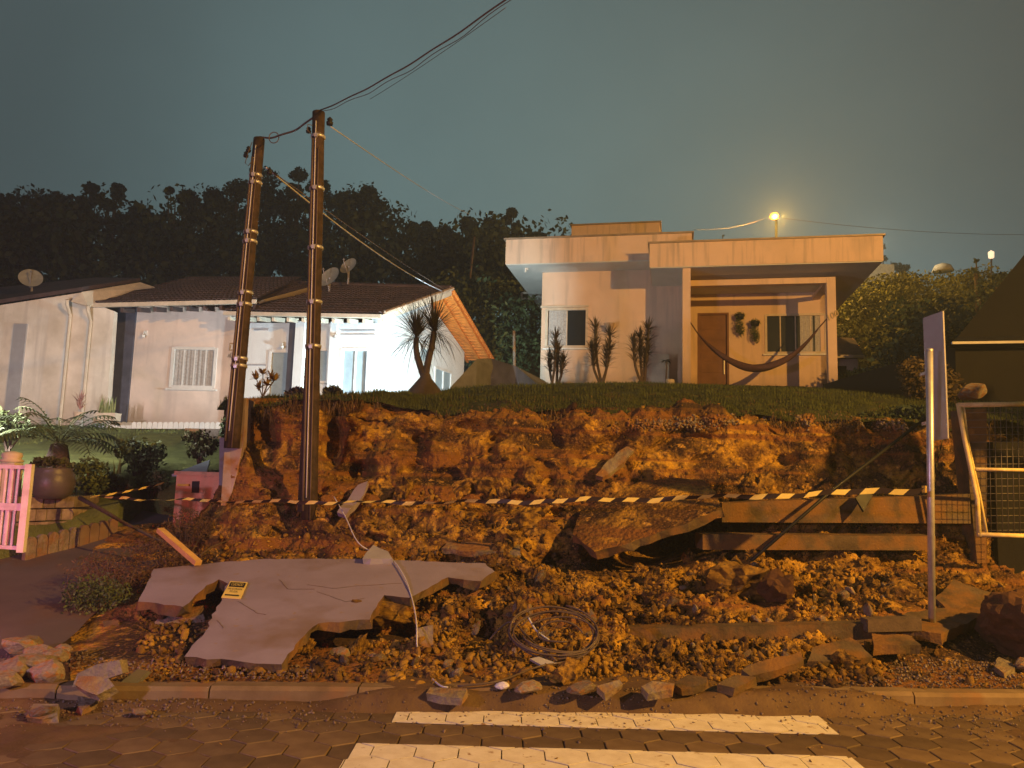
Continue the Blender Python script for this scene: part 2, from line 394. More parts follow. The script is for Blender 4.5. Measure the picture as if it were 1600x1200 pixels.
# far base: one sheet to the horizon
mb = MB(); mb.add([(-900, -300, -1.0), (900, -300, -1.0), (900, 1500, -1.0), (-900, 1500, -1.0)], [(0, 1, 2, 3)])
struct(mb.build('ground', MT['leaf']))
# road bed
mb = MB(); mb.add([(-40, -12, -.03), (40, -12, -.03), (40, 6.0, -.03), (-40, 6.0, -.03)], [(0, 1, 2, 3)])
road = struct(mb.build('road', MT['road']))

# ---------------------------------------------------------------- hexagonal pavers + crosswalk
HEX = .125   # half width across flats
def hexpts(cx, cy, r):
    return [(cx + r / math.cos(math.pi / 6) * math.cos(math.pi / 6 + k * math.pi / 3), cy + r / math.cos(math.pi / 6) * math.sin(math.pi / 6 + k * math.pi / 3)) for k in range(6)]
hm = MB()
bot = [V((x, y, -.03)) for x, y in hexpts(0, 0, HEX - .004)]; mid = [V((x, y, -.006)) for x, y in hexpts(0, 0, HEX - .004)]; top = [V((x, y, 0)) for x, y in hexpts(0, 0, HEX - .0075)]
hm.add(bot + mid + top, [(i, (i + 1) % 6, 6 + (i + 1) % 6, 6 + i) for i in range(6)] + [(6 + i, 6 + (i + 1) % 6, 12 + (i + 1) % 6, 12 + i) for i in range(6)] + [tuple(range(12, 18))])
paver0 = hm.build('paver', MT['paver'], road)
def kerb_y(x): return 5.60 + .072 * x
centres = []
for r in range(-6, 30):
    y = 5.75 - r * HEX * 2 * math.cos(math.pi / 6)
    for c in range(-60, 60):
        x = c * 2 * HEX + (HEX if r % 2 else 0)
        if y < kerb_y(x) + .02 and y > 1.5 and abs(x) < 11: centres.append((x, y))
def inview(x, y, z=0):
    p = V((x, y, z)) - CAM; f = p.dot(_f)
    if f < .1: return False
    a = 800 + FPX * p.dot(RT) / f; b = 600 - FPX * p.dot(UP) / f
    return -25 < a < 1625 and b < 1225
near = sorted([c for c in centres if inview(*c)], key=lambda c: c[1])[:296]
rest = [c for c in centres if c not in set(near)]
heights = {}
for i, (x, y) in enumerate(near):
    o = paver0 if i == 0 else paver0.copy()
    if i: COL.objects.link(o); o.parent = road
    h = rnd.uniform(-.003, .003); heights[(x, y)] = h
    o.location = (x, y, h); o.rotation_euler = (rnd.uniform(-.01, .01), rnd.uniform(-.01, .01), rnd.uniform(-.012, .012))
mb = MB()
for x, y in rest:
    h = rnd.uniform(-.003, .003); mb.add([V(v) + V((x, y, h)) for v in hm.v], hm.f)
tag(mb.build('paver_field', MT['paver'], road), kind='stuff')
def clip(poly, rect):
    x0, x1, y0, y1 = rect
    for ax, lim, sg in ((0, x0, 1), (0, x1, -1), (1, y0, 1), (1, y1, -1)):
        out = []
        for i in range(len(poly)):
            a, b = poly[i], poly[(i + 1) % len(poly)]
            ia, ib = (a[ax] - lim) * sg >= 0, (b[ax] - lim) * sg >= 0
            if ia: out.append(a)
            if ia != ib:
                t = (lim - a[ax]) / (b[ax] - a[ax]); out.append((a[0] + (b[0] - a[0]) * t, a[1] + (b[1] - a[1]) * t))
        poly = out
        if len(poly) < 3: return []
    return poly
q0, q1 = PZ(632, 1106, .0), PZ(1306, 1130, .0)
cross = struct(bpy.data.objects.new('crosswalk', None)); COL.objects.link(cross)
SX0, SX1 = PZ(618, 1128, 0).x, PZ(1312, 1146, 0).x
yA1, yA0 = PZ(960, 1111, 0).y, PZ(960, 1139, 0).y
stripe_rects = [(SX0, SX1, yA0, yA1)]
yB1 = PZ(940, 1173, 0).y
SB0, SB1 = PZ(546, 1174, 0).x, PZ(1336, 1188, 0).x
stripe_rects.append((SB0, SB1, yB1 - .40, yB1))
for k in range(1, 4): stripe_rects.append((SX0, SX1, yB1 - .40 - k * .72, yB1 - k * .72))
for r in stripe_rects:
    mb = MB(); tilt = .02
    for (x, y) in centres:
        pl = clip(hexpts(x, y, HEX - .0035), (r[0] + rnd.uniform(-.03, .03), r[1] + rnd.uniform(-.04, .04), r[2] + rnd.uniform(-.004, .004), r[3] + rnd.uniform(-.004, .004)))
        if len(pl) >= 3:
            z = .0065 + heights.get((x, y), .003) * .6
            mb.add([(a, b, z) for a, b in pl] + [(a, b, z - .004) for a, b in pl], [tuple(range(len(pl)))] + [(i, (i + 1) % len(pl), len(pl) + (i + 1) % len(pl), len(pl) + i)[::-1] for i in range(len(pl))])
    mb.build('crosswalk_stripe', MT['paint'], cross)

pts, szs = [], []
for _ in range(420):
    x, y = rnd.uniform(-3.5, 4.0), rnd.uniform(4.3, 5.8)
    if rnd.random() > .35 + noise.noise(V((x * 1.5, y * 1.5, 2))) + (y - 5.2) * .6: continue
    s_ = .003 + .010 * rnd.random() ** 3; pts.append((x, y, .009 + s_ * .3)); szs.append(s_)
LATE = (pts, szs)
# ---------------------------------------------------------------- kerb
kerb = struct(bpy.data.objects.new('kerb', None)); COL.objects.link(kerb)
x = -11.0
while x < 11:
    L_ = 1.0; x1 = x + L_ - .012
    ya, yb = kerb_y(x), kerb_y(x1); dz = rnd.uniform(-.006, .006)
    mb = MB()
    prof = [(0, -.1), (0, .095), (.025, .12), (.14, .12), (.14, -.1)]
    a = [V((x, ya + q, w + dz)) for q, w in prof]
    mb.prism(a, (x1 - x, yb - ya, 0))
    white = x1 < -3.1
    o = mb.build('kerb_stone', MT['kerbw'] if white else MT['kerb'], kerb)
    if white: o['label'] = 'whitewashed kerb stone'
    x += L_

# ---------------------------------------------------------------- landslide sheet
def zof(py, d, px=900):
    return P(px, py, d).z
def col(px, nodes):
    out = []
    for n in nodes:
        if n[0] == 'z': out.append(PX(px, n[2], n[1]))
        else: out.append(P(px, n[0], n[1]))
    return (px, out)
K0 = [('z', .10, 6.0), (1035, 6.45), (990, 7.0), (945, 7.55), (900, 8.1), (860, 8.6), (810, 9.05), (760, 9.5), (700, 9.85), (655, 10.05), (640, 10.5)]
COLS = [
    col(110, [('z', .03, 6.0), ('z', .08, 6.5), ('z', .14, 7.0), ('z', .21, 7.6), ('z', .29, 8.2), ('z', .38, 8.8), ('z', .45, 9.2), ('z', .51, 9.6), ('z', .57, 9.9), ('z', .6, 10.1), ('z', .68, 10.6)]),
    col(215, [('z', .12, 6.0), ('z', .17, 6.5), ('z', .24, 7.0), ('z', .32, 7.6), ('z', .41, 8.2), ('z', .50, 8.8), ('z', .57, 9.2), ('z', .63, 9.6), ('z', .69, 9.9), ('z', .74, 10.1), ('z', .82, 10.6)]),
    col(300, [('z', .10, 6.0), ('z', .13, 6.5), ('z', .2, 7.0), ('z', .28, 7.6), ('z', .36, 8.2), ('z', .45, 8.8), ('z', .55, 9.2), ('z', .6, 9.6), ('z', .75, 9.9), ('z', .8, 10.1), ('z', .9, 10.6)]),
    col(352, [('z', .10, 6.0), ('z', .13, 6.5), ('z', .2, 7.0), ('z', .3, 7.6), ('z', .45, 8.2), (862, 8.7), (840, 9.1), (800, 9.45), (770, 9.75), (760, 10.0), (750, 10.5)]),
    col(366, [('z', .10, 6.0), ('z', .13, 6.5), ('z', .2, 7.0), ('z', .3, 7.6), ('z', .5, 8.2), (858, 8.75), (830, 9.2), (760, 9.5), (690, 9.65), (640, 9.75), (622, 10.1)]),
    col(480, [('z', .10, 6.0), ('z', .13, 6.5), ('z', .2, 7.0), ('z', .35, 7.6), (900, 8.1), (858, 8.7), (815, 9.15), (760, 9.5), (690, 9.75), (640, 9.85), (622, 10.2)]),
    col(600, [('z', .10, 6.0), (1040, 6.4), (1000, 6.9), (955, 7.45), (905, 8.0), (860, 8.6), (810, 9.1), (755, 9.5), (690, 9.9), (645, 10.0), (622, 10.5)]),
    col(660, [('z', .10, 6.0), (1040, 6.4), (995, 6.95), (950, 7.5), (900, 8.1), (860, 8.6), (810, 9.1), (755, 9.5), (695, 9.9), (655, 10.1), (640, 10.6)]),
    col(800, K0),
    col(930, [('z', .10, 6.0), (1040, 6.4), (990, 7.0), (945, 7.6), (900, 8.1), (862, 8.55), (810, 9.05), (755, 9.5), (700, 9.85), (650, 10.05), (636, 10.5)]),
    col(1100, [('z', .10, 6.0), ('z', .13, 6.4), (1005, 6.85), (950, 7.6), (905, 8.2), (868, 8.7), (815, 9.2), (760, 9.6), (705, 9.9), (655, 10.1), (638, 10.5)]),
    col(1250, [('z', .10, 6.0), ('z', .12, 6.4), (1000, 6.95), (950, 7.6), (905, 8.2), (868, 8.8), (815, 9.3), (765, 9.65), (710, 9.95), (665, 10.1), (645, 10.5)]),
    col(1400, [('z', .10, 6.0), ('z', .11, 6.4), ('z', .12, 6.9), (965, 7.5), (915, 8.2), (875, 8.8), (825, 9.3), (775, 9.65), (715, 9.95), (675, 10.1), (655, 10.5)]),
    col(1500, [('z', .10, 6.0), ('z', .11, 6.4), ('z', .12, 6.9), (985, 7.4), (930, 8.2), (890, 8.8), (850, 9.3), (790, 9.7), (735, 9.95), (690, 10.1), (655, 10.5)]),
    col(1620, [('z', .10, 6.0), ('z', .11, 6.4), ('z', .12, 6.9), ('z', .15, 7.4), ('z', .2, 8.2), ('z', .25, 8.8), ('z', .4, 9.3), ('z', 1.0, 9.8), ('z', 1.8, 10.2), ('z', 2.2, 10.5), ('z', 2.4, 11)]),
    col(1900, [('z', .10, 6.0), ('z', .11, 6.4), ('z', .12, 6.9), ('z', .15, 7.4), ('z', .2, 8.2), ('z', .25, 8.8), ('z', .4, 9.3), ('z', 1.0, 9.8), ('z', 1.8, 10.2), ('z', 2.2, 10.5), ('z', 2.4, 11)]),
]
for _px, _pts in COLS:
    for _ in range(4): _pts[0] = PX(_px, kerb_y(_pts[0].x) + .13, .10)
    _pts[1] = _pts[0].lerp(_pts[2], .45)
def sm(a, b, x):
    t = min(1, max(0, (x - a) / (b - a))); return t * t * (3 - 2 * t)
def land_disp(px, v, x, y, z):
    edge = sm(0, .10, v) * (1 - sm(.96, 1, v))
    pile = sm(.10, .25, v)
    a = fz(x, y, z, .9, 3, 3.3) * .17 + fz(x, y, z, 2.6, 4, 8.1) * .12
    t = noise.turbulence(V((x * 4.2, y * 4.2, z * 4.2)), 4, False) * .065
    b = fz(x, y, z, 13, 4, 1.1) * .020
    flat = 1 - .85 * (sm(1260, 1500, px) * (1 - sm(.35, .45, v)))
    left = sm(330, 400, px) * .65 + .35
    # vertical runnels on the cut face
    face = sm(.55, .68, v) * (1 - sm(.93, 1, v))
    rn = (noise.fractal(V((x * 5.5, 0, z * 1.6)), .9, 2, 4) * .022 - abs(noise.fractal(V((x * 2.1, y, z * 2.6)), .8, 2.2, 5)) * .12 + .03) * face
    return edge * flat * left * ((a + t * (1 - .45 * face)) * (.25 + .75 * pile) + b + rn)
HOLES = [(1048, 846, 112, 36, 2.3, -.26), (410, 690, 22, 42, .35, 0), (520, 690, 16, 50, .35, 0), (1345, 705, 55, 40, .25, 0), (750, 1005, 34, 34, .28, 0), (560, 738, 30, 16, .3, -.2),
         (1225, 722, 18, 10, .2, 0), (950, 700, 40, 18, .2, -.5), (690, 885, 30, 14, .2, 0), (800, 790, 34, 14, .22, -.2), (870, 880, 30, 16, .25, 0), (1000, 905, 26, 12, .2, 0), (1180, 930, 40, 16, .25, .1), (640, 700, 24, 30, .2, 0), (735, 668, 26, 12, .2, 0), (700, 745, 22, 14, .2, 0), (860, 690, 20, 24, .16, 0), (620, 1000, 26, 30, .25, 0), (1090, 690, 26, 12, .2, 0), (930, 960, 24, 12, .18, 0), (1060, 960, 30, 12, .15, 0), (545, 1000, 60, 30, .25, 0)]
_hr = random.Random(21)
for _ in range(46):
    HOLES.append((_hr.uniform(480, 1420), _hr.uniform(672, 1030), _hr.uniform(8, 26), _hr.uniform(5, 13), _hr.uniform(.08, .2), _hr.uniform(-.5, .3)))
def land_warp(G, U):
    X, Y = proj(G); cam = np.array(CAM); k = np.zeros(X.shape)
    for (cx, cy, rx, ry, a, tl) in HOLES:
        dx = X - cx; dy = (Y - cy) - tl * dx
        q = (dx / rx) ** 2 + (dy / ry) ** 2
        k += a * np.exp(-q * q)
    d = np.linalg.norm(G - cam, axis=2)
    s = 1 + k / d
    G2 = cam + (G - cam) * s[..., None]
    return G2
land, LG = sheet('landslide_ground', COLS, 620, 330, MT['soil'], land_disp, smooth=True, warp=land_warp)
struct(land, 'orange clay landslide slumped from the cut bank over the pavement')
LX, LY = proj(LG)
LN = np.cross(np.gradient(LG, axis=0), np.gradient(LG, axis=1)); LN /= np.linalg.norm(LN, axis=2, keepdims=True) + 1e-9
def onland(px, py):
    d = (LX - px) ** 2 + (LY - py) ** 2
    i, j = np.unravel_index(np.argmin(d), d.shape); return V(LG[i, j]), V(LN[i, j])

# ---------------------------------------------------------------- clods and stones
def rock_mesh(name, seed, mats, sub=2, rough=.35, cuts=7, flat=1.):
    import bmesh
    bm = bmesh.new(); bmesh.ops.create_icosphere(bm, subdivisions=sub, radius=1)
    r = random.Random(seed)
    planes = []
    for _ in range(cuts):
        n = V((r.gauss(0, 1), r.gauss(0, 1), r.gauss(0, 1))).normalized(); planes.append((n, r.uniform(.5, .82)))
    for v in bm.verts:
        p = v.co.copy()
        for n, d in planes:
            e = p.dot(n) - d
            if e > 0: p -= n * e
        p *= 1 + rough * .35 * noise.fractal(p * 2.2 + V((seed, 0, 0)), .9, 2, 3)
        v.co = V((p.x, p.y, p.z * flat))
    me = bpy.data.meshes.new(name); bm.to_mesh(me); bm.free(); me.materials.append(mats)
    return me
CL = [rock_mesh('clay_clod', s, MT['clod'], 3, 1.5, 7) for s in range(5)]
CLS = [rock_mesh('clod', s + 20, MT['clod'], 1, 1.6, 8, .8) for s in range(8)]
RK = [rock_mesh('stone', s + 50, MT['rock'], 2, .3, 9, .75) for s in range(5)]
CK = [rock_mesh('concrete_chunk', s + 80, MT['conc'], 2, .15, 9, .7) for s in range(5)]
def scatter(name, protos, pts, sizes, mats, parent=None, squash=.8):
    vs, fs, mis = [], [], []; base = 0
    PV = [np.array([v.co[:] for v in m.vertices]) for m in protos]
    PF = [np.array([list(p.vertices) for p in m.polygons]) for m in protos]
    for p, s in zip(pts, sizes):
        k = rnd.randrange(len(protos)); a, b, c = (rnd.uniform(0, 6.28) for _ in range(3))
        ca, sa, cb, sb = math.cos(a), math.sin(a), math.cos(b), math.sin(b)
        R = np.array([[ca, -sa, 0], [sa, ca, 0], [0, 0, 1]]) @ np.array([[cb, 0, sb], [0, 1, 0], [-sb, 0, cb]])
        sc = np.array([s * rnd.uniform(.75, 1.3), s * rnd.uniform(.75, 1.2), s * squash])
        vs.append((PV[k] * sc) @ R.T + np.array(p)); fs.append(PF[k] + base); base += len(PV[k])
    return npmesh(name, np.concatenate(vs), np.concatenate(fs), mats, parent, smooth=False)
_SL = [(240, 889), (420, 873), (758, 880), (773, 893), (752, 908), (700, 902), (640, 934), (600, 930), (578, 968), (498, 974), (468, 1000), (440, 1038), (288, 1026), (322, 985), (356, 912), (286, 948), (216, 940)]
def inslab(x, y):
    c = False; n = len(_SL)
    for i in range(n):
        (a, b), (e, f) = _SL[i], _SL[(i + 1) % n]
        if (b > y) != (f > y) and x < (e - a) * (y - b) / (f - b) + a: c = not c
    return c
tag(scatter('mud_crumbs', CLS, LATE[0], LATE[1], MT['clod'], None, .5), 'crumbs of soil dropped on the road and the crosswalk', kind='stuff')
# density mask in (column, row) space of the sheet
pts, szs = [], []
nu, nv = LX.shape
tries = 0
while len(pts) < 17000 and tries < 200000:
    tries += 1
    i, j = rnd.randrange(nu), rnd.randrange(int(nv * .97))
    x, y = LX[i, j], LY[i, j]
    if x < 215 or x > 1620: continue
    if inslab(x, y) or ((x - 1045) / 95) ** 2 + ((y - 838 + .28 * (x - 1045)) / 34) ** 2 < 1: continue
    v = j / nv
    den = .9 if v < .5 else (.35 if v < .72 else .10)
    if x < 560 and v < .45: den *= .5
    if x > 1380 and v < .35: den *= .12
    if v > .6: den *= .6 + .8 * max(0, noise.noise(V((x * .012, y * .02, 3))))
    if rnd.random() > den * (.55 + .9 * noise.noise(V((x * .02, y * .03, 0)))): continue
    s = .008 + .026 * rnd.random() ** 2.6
    if rnd.random() < .05: s = rnd.uniform(.035, .06)
    p = V(LG[i, j]) + V(LN[i, j]) * s * .3; pts.append(p); szs.append(s)
tag(scatter('loose_clods', CLS, pts, szs, MT['clod']), 'loose crumbs and clods of orange clay covering the landslide', kind='stuff')
for n, (i_) in enumerate(range(230)):
    for _ in range(50):
        i, j = rnd.randrange(nu), rnd.randrange(int(nv * .72)); x, y = LX[i, j], LY[i, j]
        if 470 < x < 1440 and 850 < y < 1062 and not (x < 760 and y < 960): break
        if 400 < x < 1400 and 720 < y < 850 and rnd.random() < .4: break
    if inslab(x, y): continue
    s = .028 + .075 * rnd.random() ** 2.4
    o = bpy.data.objects.new('clay_clod', CL[rnd.randrange(5)]); COL.objects.link(o)
    o.location = V(LG[i, j]) + V(LN[i, j]) * s * .35; o.scale = (s * rnd.uniform(.8, 1.3), s, s * rnd.uniform(.6, .9)); o.rotation_euler = [rnd.uniform(0, 6.28) for _ in range(3)]
    tag(o, 'rough lump of orange clay lying loose on the landslide', 'soil lump', 'clay lumps on the landslide')

# ---------------------------------------------------------------- mud washed over the kerb and the road edge
def mudz(x, y):
    k = kerb_y(x)
    mid = sm(-1.35, -.7, x) * (1 - sm(2.55, 3.1, x))
    n = fz(x, y, 0, 1.6, 5, 4.4); n2 = fz(x, y, 0, 7, 4, 9.1)
    edge = k - .10 - .06 * n
    up = sm(edge - .09, k - .02, y)                                   # ramp up to the kerb
    z = -.016 + mid * up * (.145 + .03 * n) + (1 - mid) * up * .045
    left = 1 - sm(-2.4, -1.0, x + .25 * n)
    right = sm(2.9, 3.7, x + .3 * n) * sm(4.7, 5.3, y + .3 * n)
    z += (left * .021 + right * .024) * (.75 + 1.1 * n) + .006 * n2
    if y > k + .05: z = min(z, .13) if mid > .05 else -.02
    return z
nx_, ny_ = 520, 130
GX = np.linspace(-7.5, 7.5, nx_); GY = np.linspace(3.6, 6.25, ny_)
Gm = np.array([[(x, y, mudz(x, y)) for y in GY] for x in GX])
idx = np.arange(nx_ * ny_).reshape(nx_, ny_)
Fm = np.stack([idx[:-1, :-1], idx[1:, :-1], idx[1:, 1:], idx[:-1, 1:]], axis=-1).reshape(-1, 4)
tag(npmesh('mud', Gm.reshape(-1, 3), Fm, MT['mud'], smooth=True), 'wet brown mud washed over the kerb and the edge of the road', kind='stuff')
pts, szs = [], []
for _ in range(5200):
    x = rnd.uniform(-6.6, 6.6); y = kerb_y(x) - abs(rnd.gauss(0, .22)) + .02
    d = noise.noise(V((x * 1.1, y * 1.5, 5)))
    if rnd.random() > .45 + d * .9 + (.35 if (x > 2.7 or x < -2) else 0): continue
    if x > 3 and rnd.random() < .5: y = rnd.uniform(4.9, 5.85)
    if not (-1.2 < x < 3) and y > kerb_y(x) - .02: y -= .1
    s = .004 + .011 * rnd.random() ** 2
    pts.append(V((x, y, max(mudz(x, y), .0) + s * .4))); szs.append(s)
tag(scatter('road_grit', CLS, pts, szs, MT['pebble']), 'small stones and grit strewn along the gutter', kind='stuff')
# gravel on the pavement strip on the right and on the left
pts, szs = [], []
for _ in range(5200):
    if rnd.random() < .72: x = rnd.uniform(1.9, 6.6); y = rnd.uniform(kerb_y(x) + .15, 7.15)
    else: x = rnd.uniform(-4.9, -1.4); y = rnd.uniform(kerb_y(x) + .15, 6.3)
    s = .006 + .013 * rnd.random() ** 2
    pts.append(V((x, y, .115 + s * .5 + (.02 if x < 0 else 0)))); szs.append(s)
tag(scatter('gravel', CLS, pts, szs, MT['pebble']), 'wet dark gravel of the torn up pavement beside the kerb', kind='stuff')
mb = MB(); mb.add([(-12, kerb_y(-12) + .12, .095), (12, kerb_y(12) + .12, .105), (12, 7.6, .115), (-12, 7.6, .10)], [(0, 1, 2, 3)])
struct(mb.build('pavement', MT['gravel']))

# ---------------------------------------------------------------- garden side (left) and driveway
def edgeY(x):       # line of the scalloped edging
    return 9.10 + (x + 5.66) * 2.25
DC = [(-3000, [V((-22, kerb_y(-22) + .13, .1)), V((-22, 8, .4)), V((-22, 10.5, .8)), V((-22, 13, 1.2))]),
      (345, [V((-3.35, kerb_y(-3.35) + .13, .07)), V((-3.95, 8, .33)), V((-4.0, 10.5, .78)), V((-4.4, 13.2, 1.15))])]
drv, _ = sheet('driveway', DC, 90, 60, MT['asph'], lambda u, v, x, y, z: fz(x, y, z, 1.2, 4, 2) * .03)
struct(drv, 'dark driveway sloping up from the street')
def drvz(y): return .1 + (y - 5.5) * .12 if y < 8 else (.4 + (y - 8) * .16 if y < 10.5 else .8 + (y - 10.5) * .14)
def lawnz(x, y):
    # left garden: bed behind the edging rising to the house
    t = sm(9, 13, y) * .75 + sm(12, 20.5, y) * 1.1
    return .82 + t + .04 * fz(x, y, 0, .8, 4)
gc = []
for px in (-500, 0, 60, 120, 190, 230, 280, 340, 385):
    if px <= 190:
        # start at the edging
        y = 9.0
        for _ in range(40):
            p = PX(px, y, .8); y = max(6.0, .65 * y + .35 * edgeY(p.x))
        y0 = y
    else: y0 = {230: 11.6, 280: 11.3, 340: 10.9, 385: 10.6}[px]
    ns = []
    for d in (0, .15, 1.5, 3.5, 6, 9.5, 16, 26):
        yy = y0 + d; p = PX(px, yy, 1.5); z = lawnz(p.x, yy)
        if d == 0: z = drvz(y0) - .1
        ns.append(V((p.x, yy, z)))
    gc.append((px, ns))
gl, GL = sheet('garden_lawn', gc, 200, 160, MT['grass_lit'], lambda u, v, x, y, z: fz(x, y, z, 4, 4, 2) * .03)
struct(gl)
GLX, GLY = proj(GL)
def onsheet(G, X, Y, px, py):
    d = (X - px) ** 2 + (Y - py) ** 2; i, j = np.unravel_index(np.argmin(d), d.shape); return V(G[i, j])

# ---------------------------------------------------------------- upper lawn
def ul(px, crest, rest):
    return (px, [P(px, crest[0], crest[1])] + [PX(px, d, z) if z is not None else None for d, z in rest])
uc = []
for px, cy, cd_, zr in ((350, 628, 10.2, (2.5, 2.55, 2.6, 2.6, 2.6)), (480, 622, 10.2, (2.62, 2.7, 2.7, 2.6, 2.6)), (600, 620, 10.5, (2.78, 2.95, 2.75, 2.6, 2.6)), (660, 638, 10.6, (2.75, 3.02, 3.0, 2.8, 2.7)),
                        (760, 636, 10.5, (2.8, 3.15, 3.35, 3.7, 4.3)), (850, 633, 10.5, (2.85, 3.2, 3.6, 4.35, 5.0)), (1000, 636, 10.5, (2.85, 3.25, 3.75, 4.45, 5.2)), (1300, 648, 10.5, (2.8, 3.2, 3.72, 4.48, 5.2)),
                        (1500, 655, 10.5, (2.75, 3.1, 3.5, 4.3, 5.0)), (1900, 660, 10.8, (2.6, 3.0, 3.5, 4.2, 5.0))):
    a = P(px, cy, cd_)
    uc.append((px, [a + V((0, -.25, -.10)), a + V((0, 0.05, .03)), PX(px, 11.6, zr[0]), PX(px, 13.2, zr[1]), PX(px, 17, zr[2]), PX(px, 22.5, zr[3]), PX(px, 34, zr[4])]))
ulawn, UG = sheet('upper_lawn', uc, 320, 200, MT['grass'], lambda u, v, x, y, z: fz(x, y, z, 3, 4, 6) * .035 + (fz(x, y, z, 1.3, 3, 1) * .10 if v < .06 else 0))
struct(ulawn, 'grassy lawn above the cut bank in front of the peach house')
UX, UY = proj(UG)
def z_of(G, x, y):
    d = (G[..., 0] - x) ** 2 + (G[..., 1] - y) ** 2; i, j = np.unravel_index(np.argmin(d), d.shape); return float(G[i, j, 2])
# grass blades near the crest, roots hanging over the cut
def blades(name, roots, mats, h=.06, w=.006, droop=.4, down=False, parent=None):
    n = len(roots); R = np.array(roots); hh = h * nprs.uniform(.5, 1.4, n); a = nprs.uniform(0, 6.28, n)
    D = np.stack([np.cos(a), np.sin(a), np.zeros(n)], 1); S = np.stack([-np.sin(a), np.cos(a), np.zeros(n)], 1) * w * nprs.uniform(.6, 1.3, (n, 1))
    Z = np.array([0, 0, -1. if down else 1.])
    tip = R + D * (hh * droop * nprs.uniform(.2, 1.4, n))[:, None] + Z * hh[:, None]
    Vt = np.stack([R - S, R + S, tip], 1).reshape(-1, 3); F = np.arange(3 * n).reshape(-1, 3)
    return npmesh(name, Vt, F, mats, parent)
rts = []
for _ in range(60000):
    i, j = rnd.randrange(319), int(abs(rnd.gauss(0, .30)) * 100)
    if j > 105: continue
    a, b = rnd.random(), rnd.random(); j = min(j, 198)
    p = UG[i, j] * (1 - a) + UG[i + 1, j] * a; p = p * (1 - b) + UG[i, j + 1] * b
    if noise.noise(V((p[0] * 1.4, p[1] * 1.4, 0))) < -.25: continue
    rts.append(p)
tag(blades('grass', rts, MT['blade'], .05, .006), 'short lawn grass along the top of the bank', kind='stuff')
rts = []
for _ in range(9000):
    i = rnd.randrange(319); j = int(rnd.random() ** 2 * 14)
    p = UG[i, j].copy(); 
    if noise.noise(V((p[0] * 1.1, 7, 0))) < -.1: continue
    p[1] -= rnd.uniform(.02, .12); p[2] -= rnd.uniform(-.02, .10); rts.append(p)
tag(blades('turf_roots', rts, MT['dryroot'], .17, .006, .5, True), 'dry grass and roots hanging over the torn edge of the lawn', kind='stuff')
rts = []
for _ in range(26000):
    i, j = rnd.randrange(199), rnd.randrange(40, 159); a = rnd.random()
    p = GL[i, j] * (1 - a) + GL[i + 1, j] * a; rts.append(p)
tag(blades('garden_grass', rts, MT['blade_lit'], .05, .008), 'short lawn grass of the left garden', kind='stuff')

# ---------------------------------------------------------------- facade frames
class Fr:
    """vertical plane through a (xy) along u; n points to the viewer's side"""
    def __init__(s, a, ang):
        s.o = V((a[0], a[1], 0)); t = math.radians(ang); s.u = V((math.cos(t), -math.sin(t), 0)); s.n = V((-math.sin(t), -math.cos(t), 0))
    def off(s, d):
        f = Fr((0, 0), 0); f.o = s.o - s.n * d; f.u = s.u; f.n = s.n; return f   # d metres further back
    def uz(s, px, py):
        p = PP(px, py, s.o, s.n); return (p - s.o).dot(s.u), p.z
    def U(s, px, py=500): return s.uz(px, py)[0]
    def Z(s, px, py): return s.uz(px, py)[1]
    def pt(s, u, z, off=0): return s.o + s.u * u + s.n * off + V((0, 0, z))
    def box(s, mb, u0, u1, z0, z1, o0, o1, mi=0):
        """o0..o1: offsets towards the viewer"""
        return mb.obox(s.pt(u0, z0, o0), s.u * (u1 - u0), s.n * (o1 - o0), V((0, 0, z1 - z0)), mi)
    def wall(s, mb, u0, u1, z0, z1, ops, th=.18):
        """wall slab with rectangular openings, pieces butted end to end"""
        ops = sorted(ops); x = u0
        for (a, b, c, d) in ops:
            s.box(mb, x, a, z0, z1, -th, 0)
            if c > z0: s.box(mb, a, b, z0, c, -th, 0)
            if d < z1: s.box(mb, a, b, d, z1, -th, 0)
            x = b
        s.box(mb, x, u1, z0, z1, -th, 0); return mb
    def boxo(s, name, u0, u1, z0, z1, o0, o1, m, parent=None):
        mb = MB(); s.box(mb, u0, u1, z0, z1, o0, o1); return mb.build(name, m, parent)
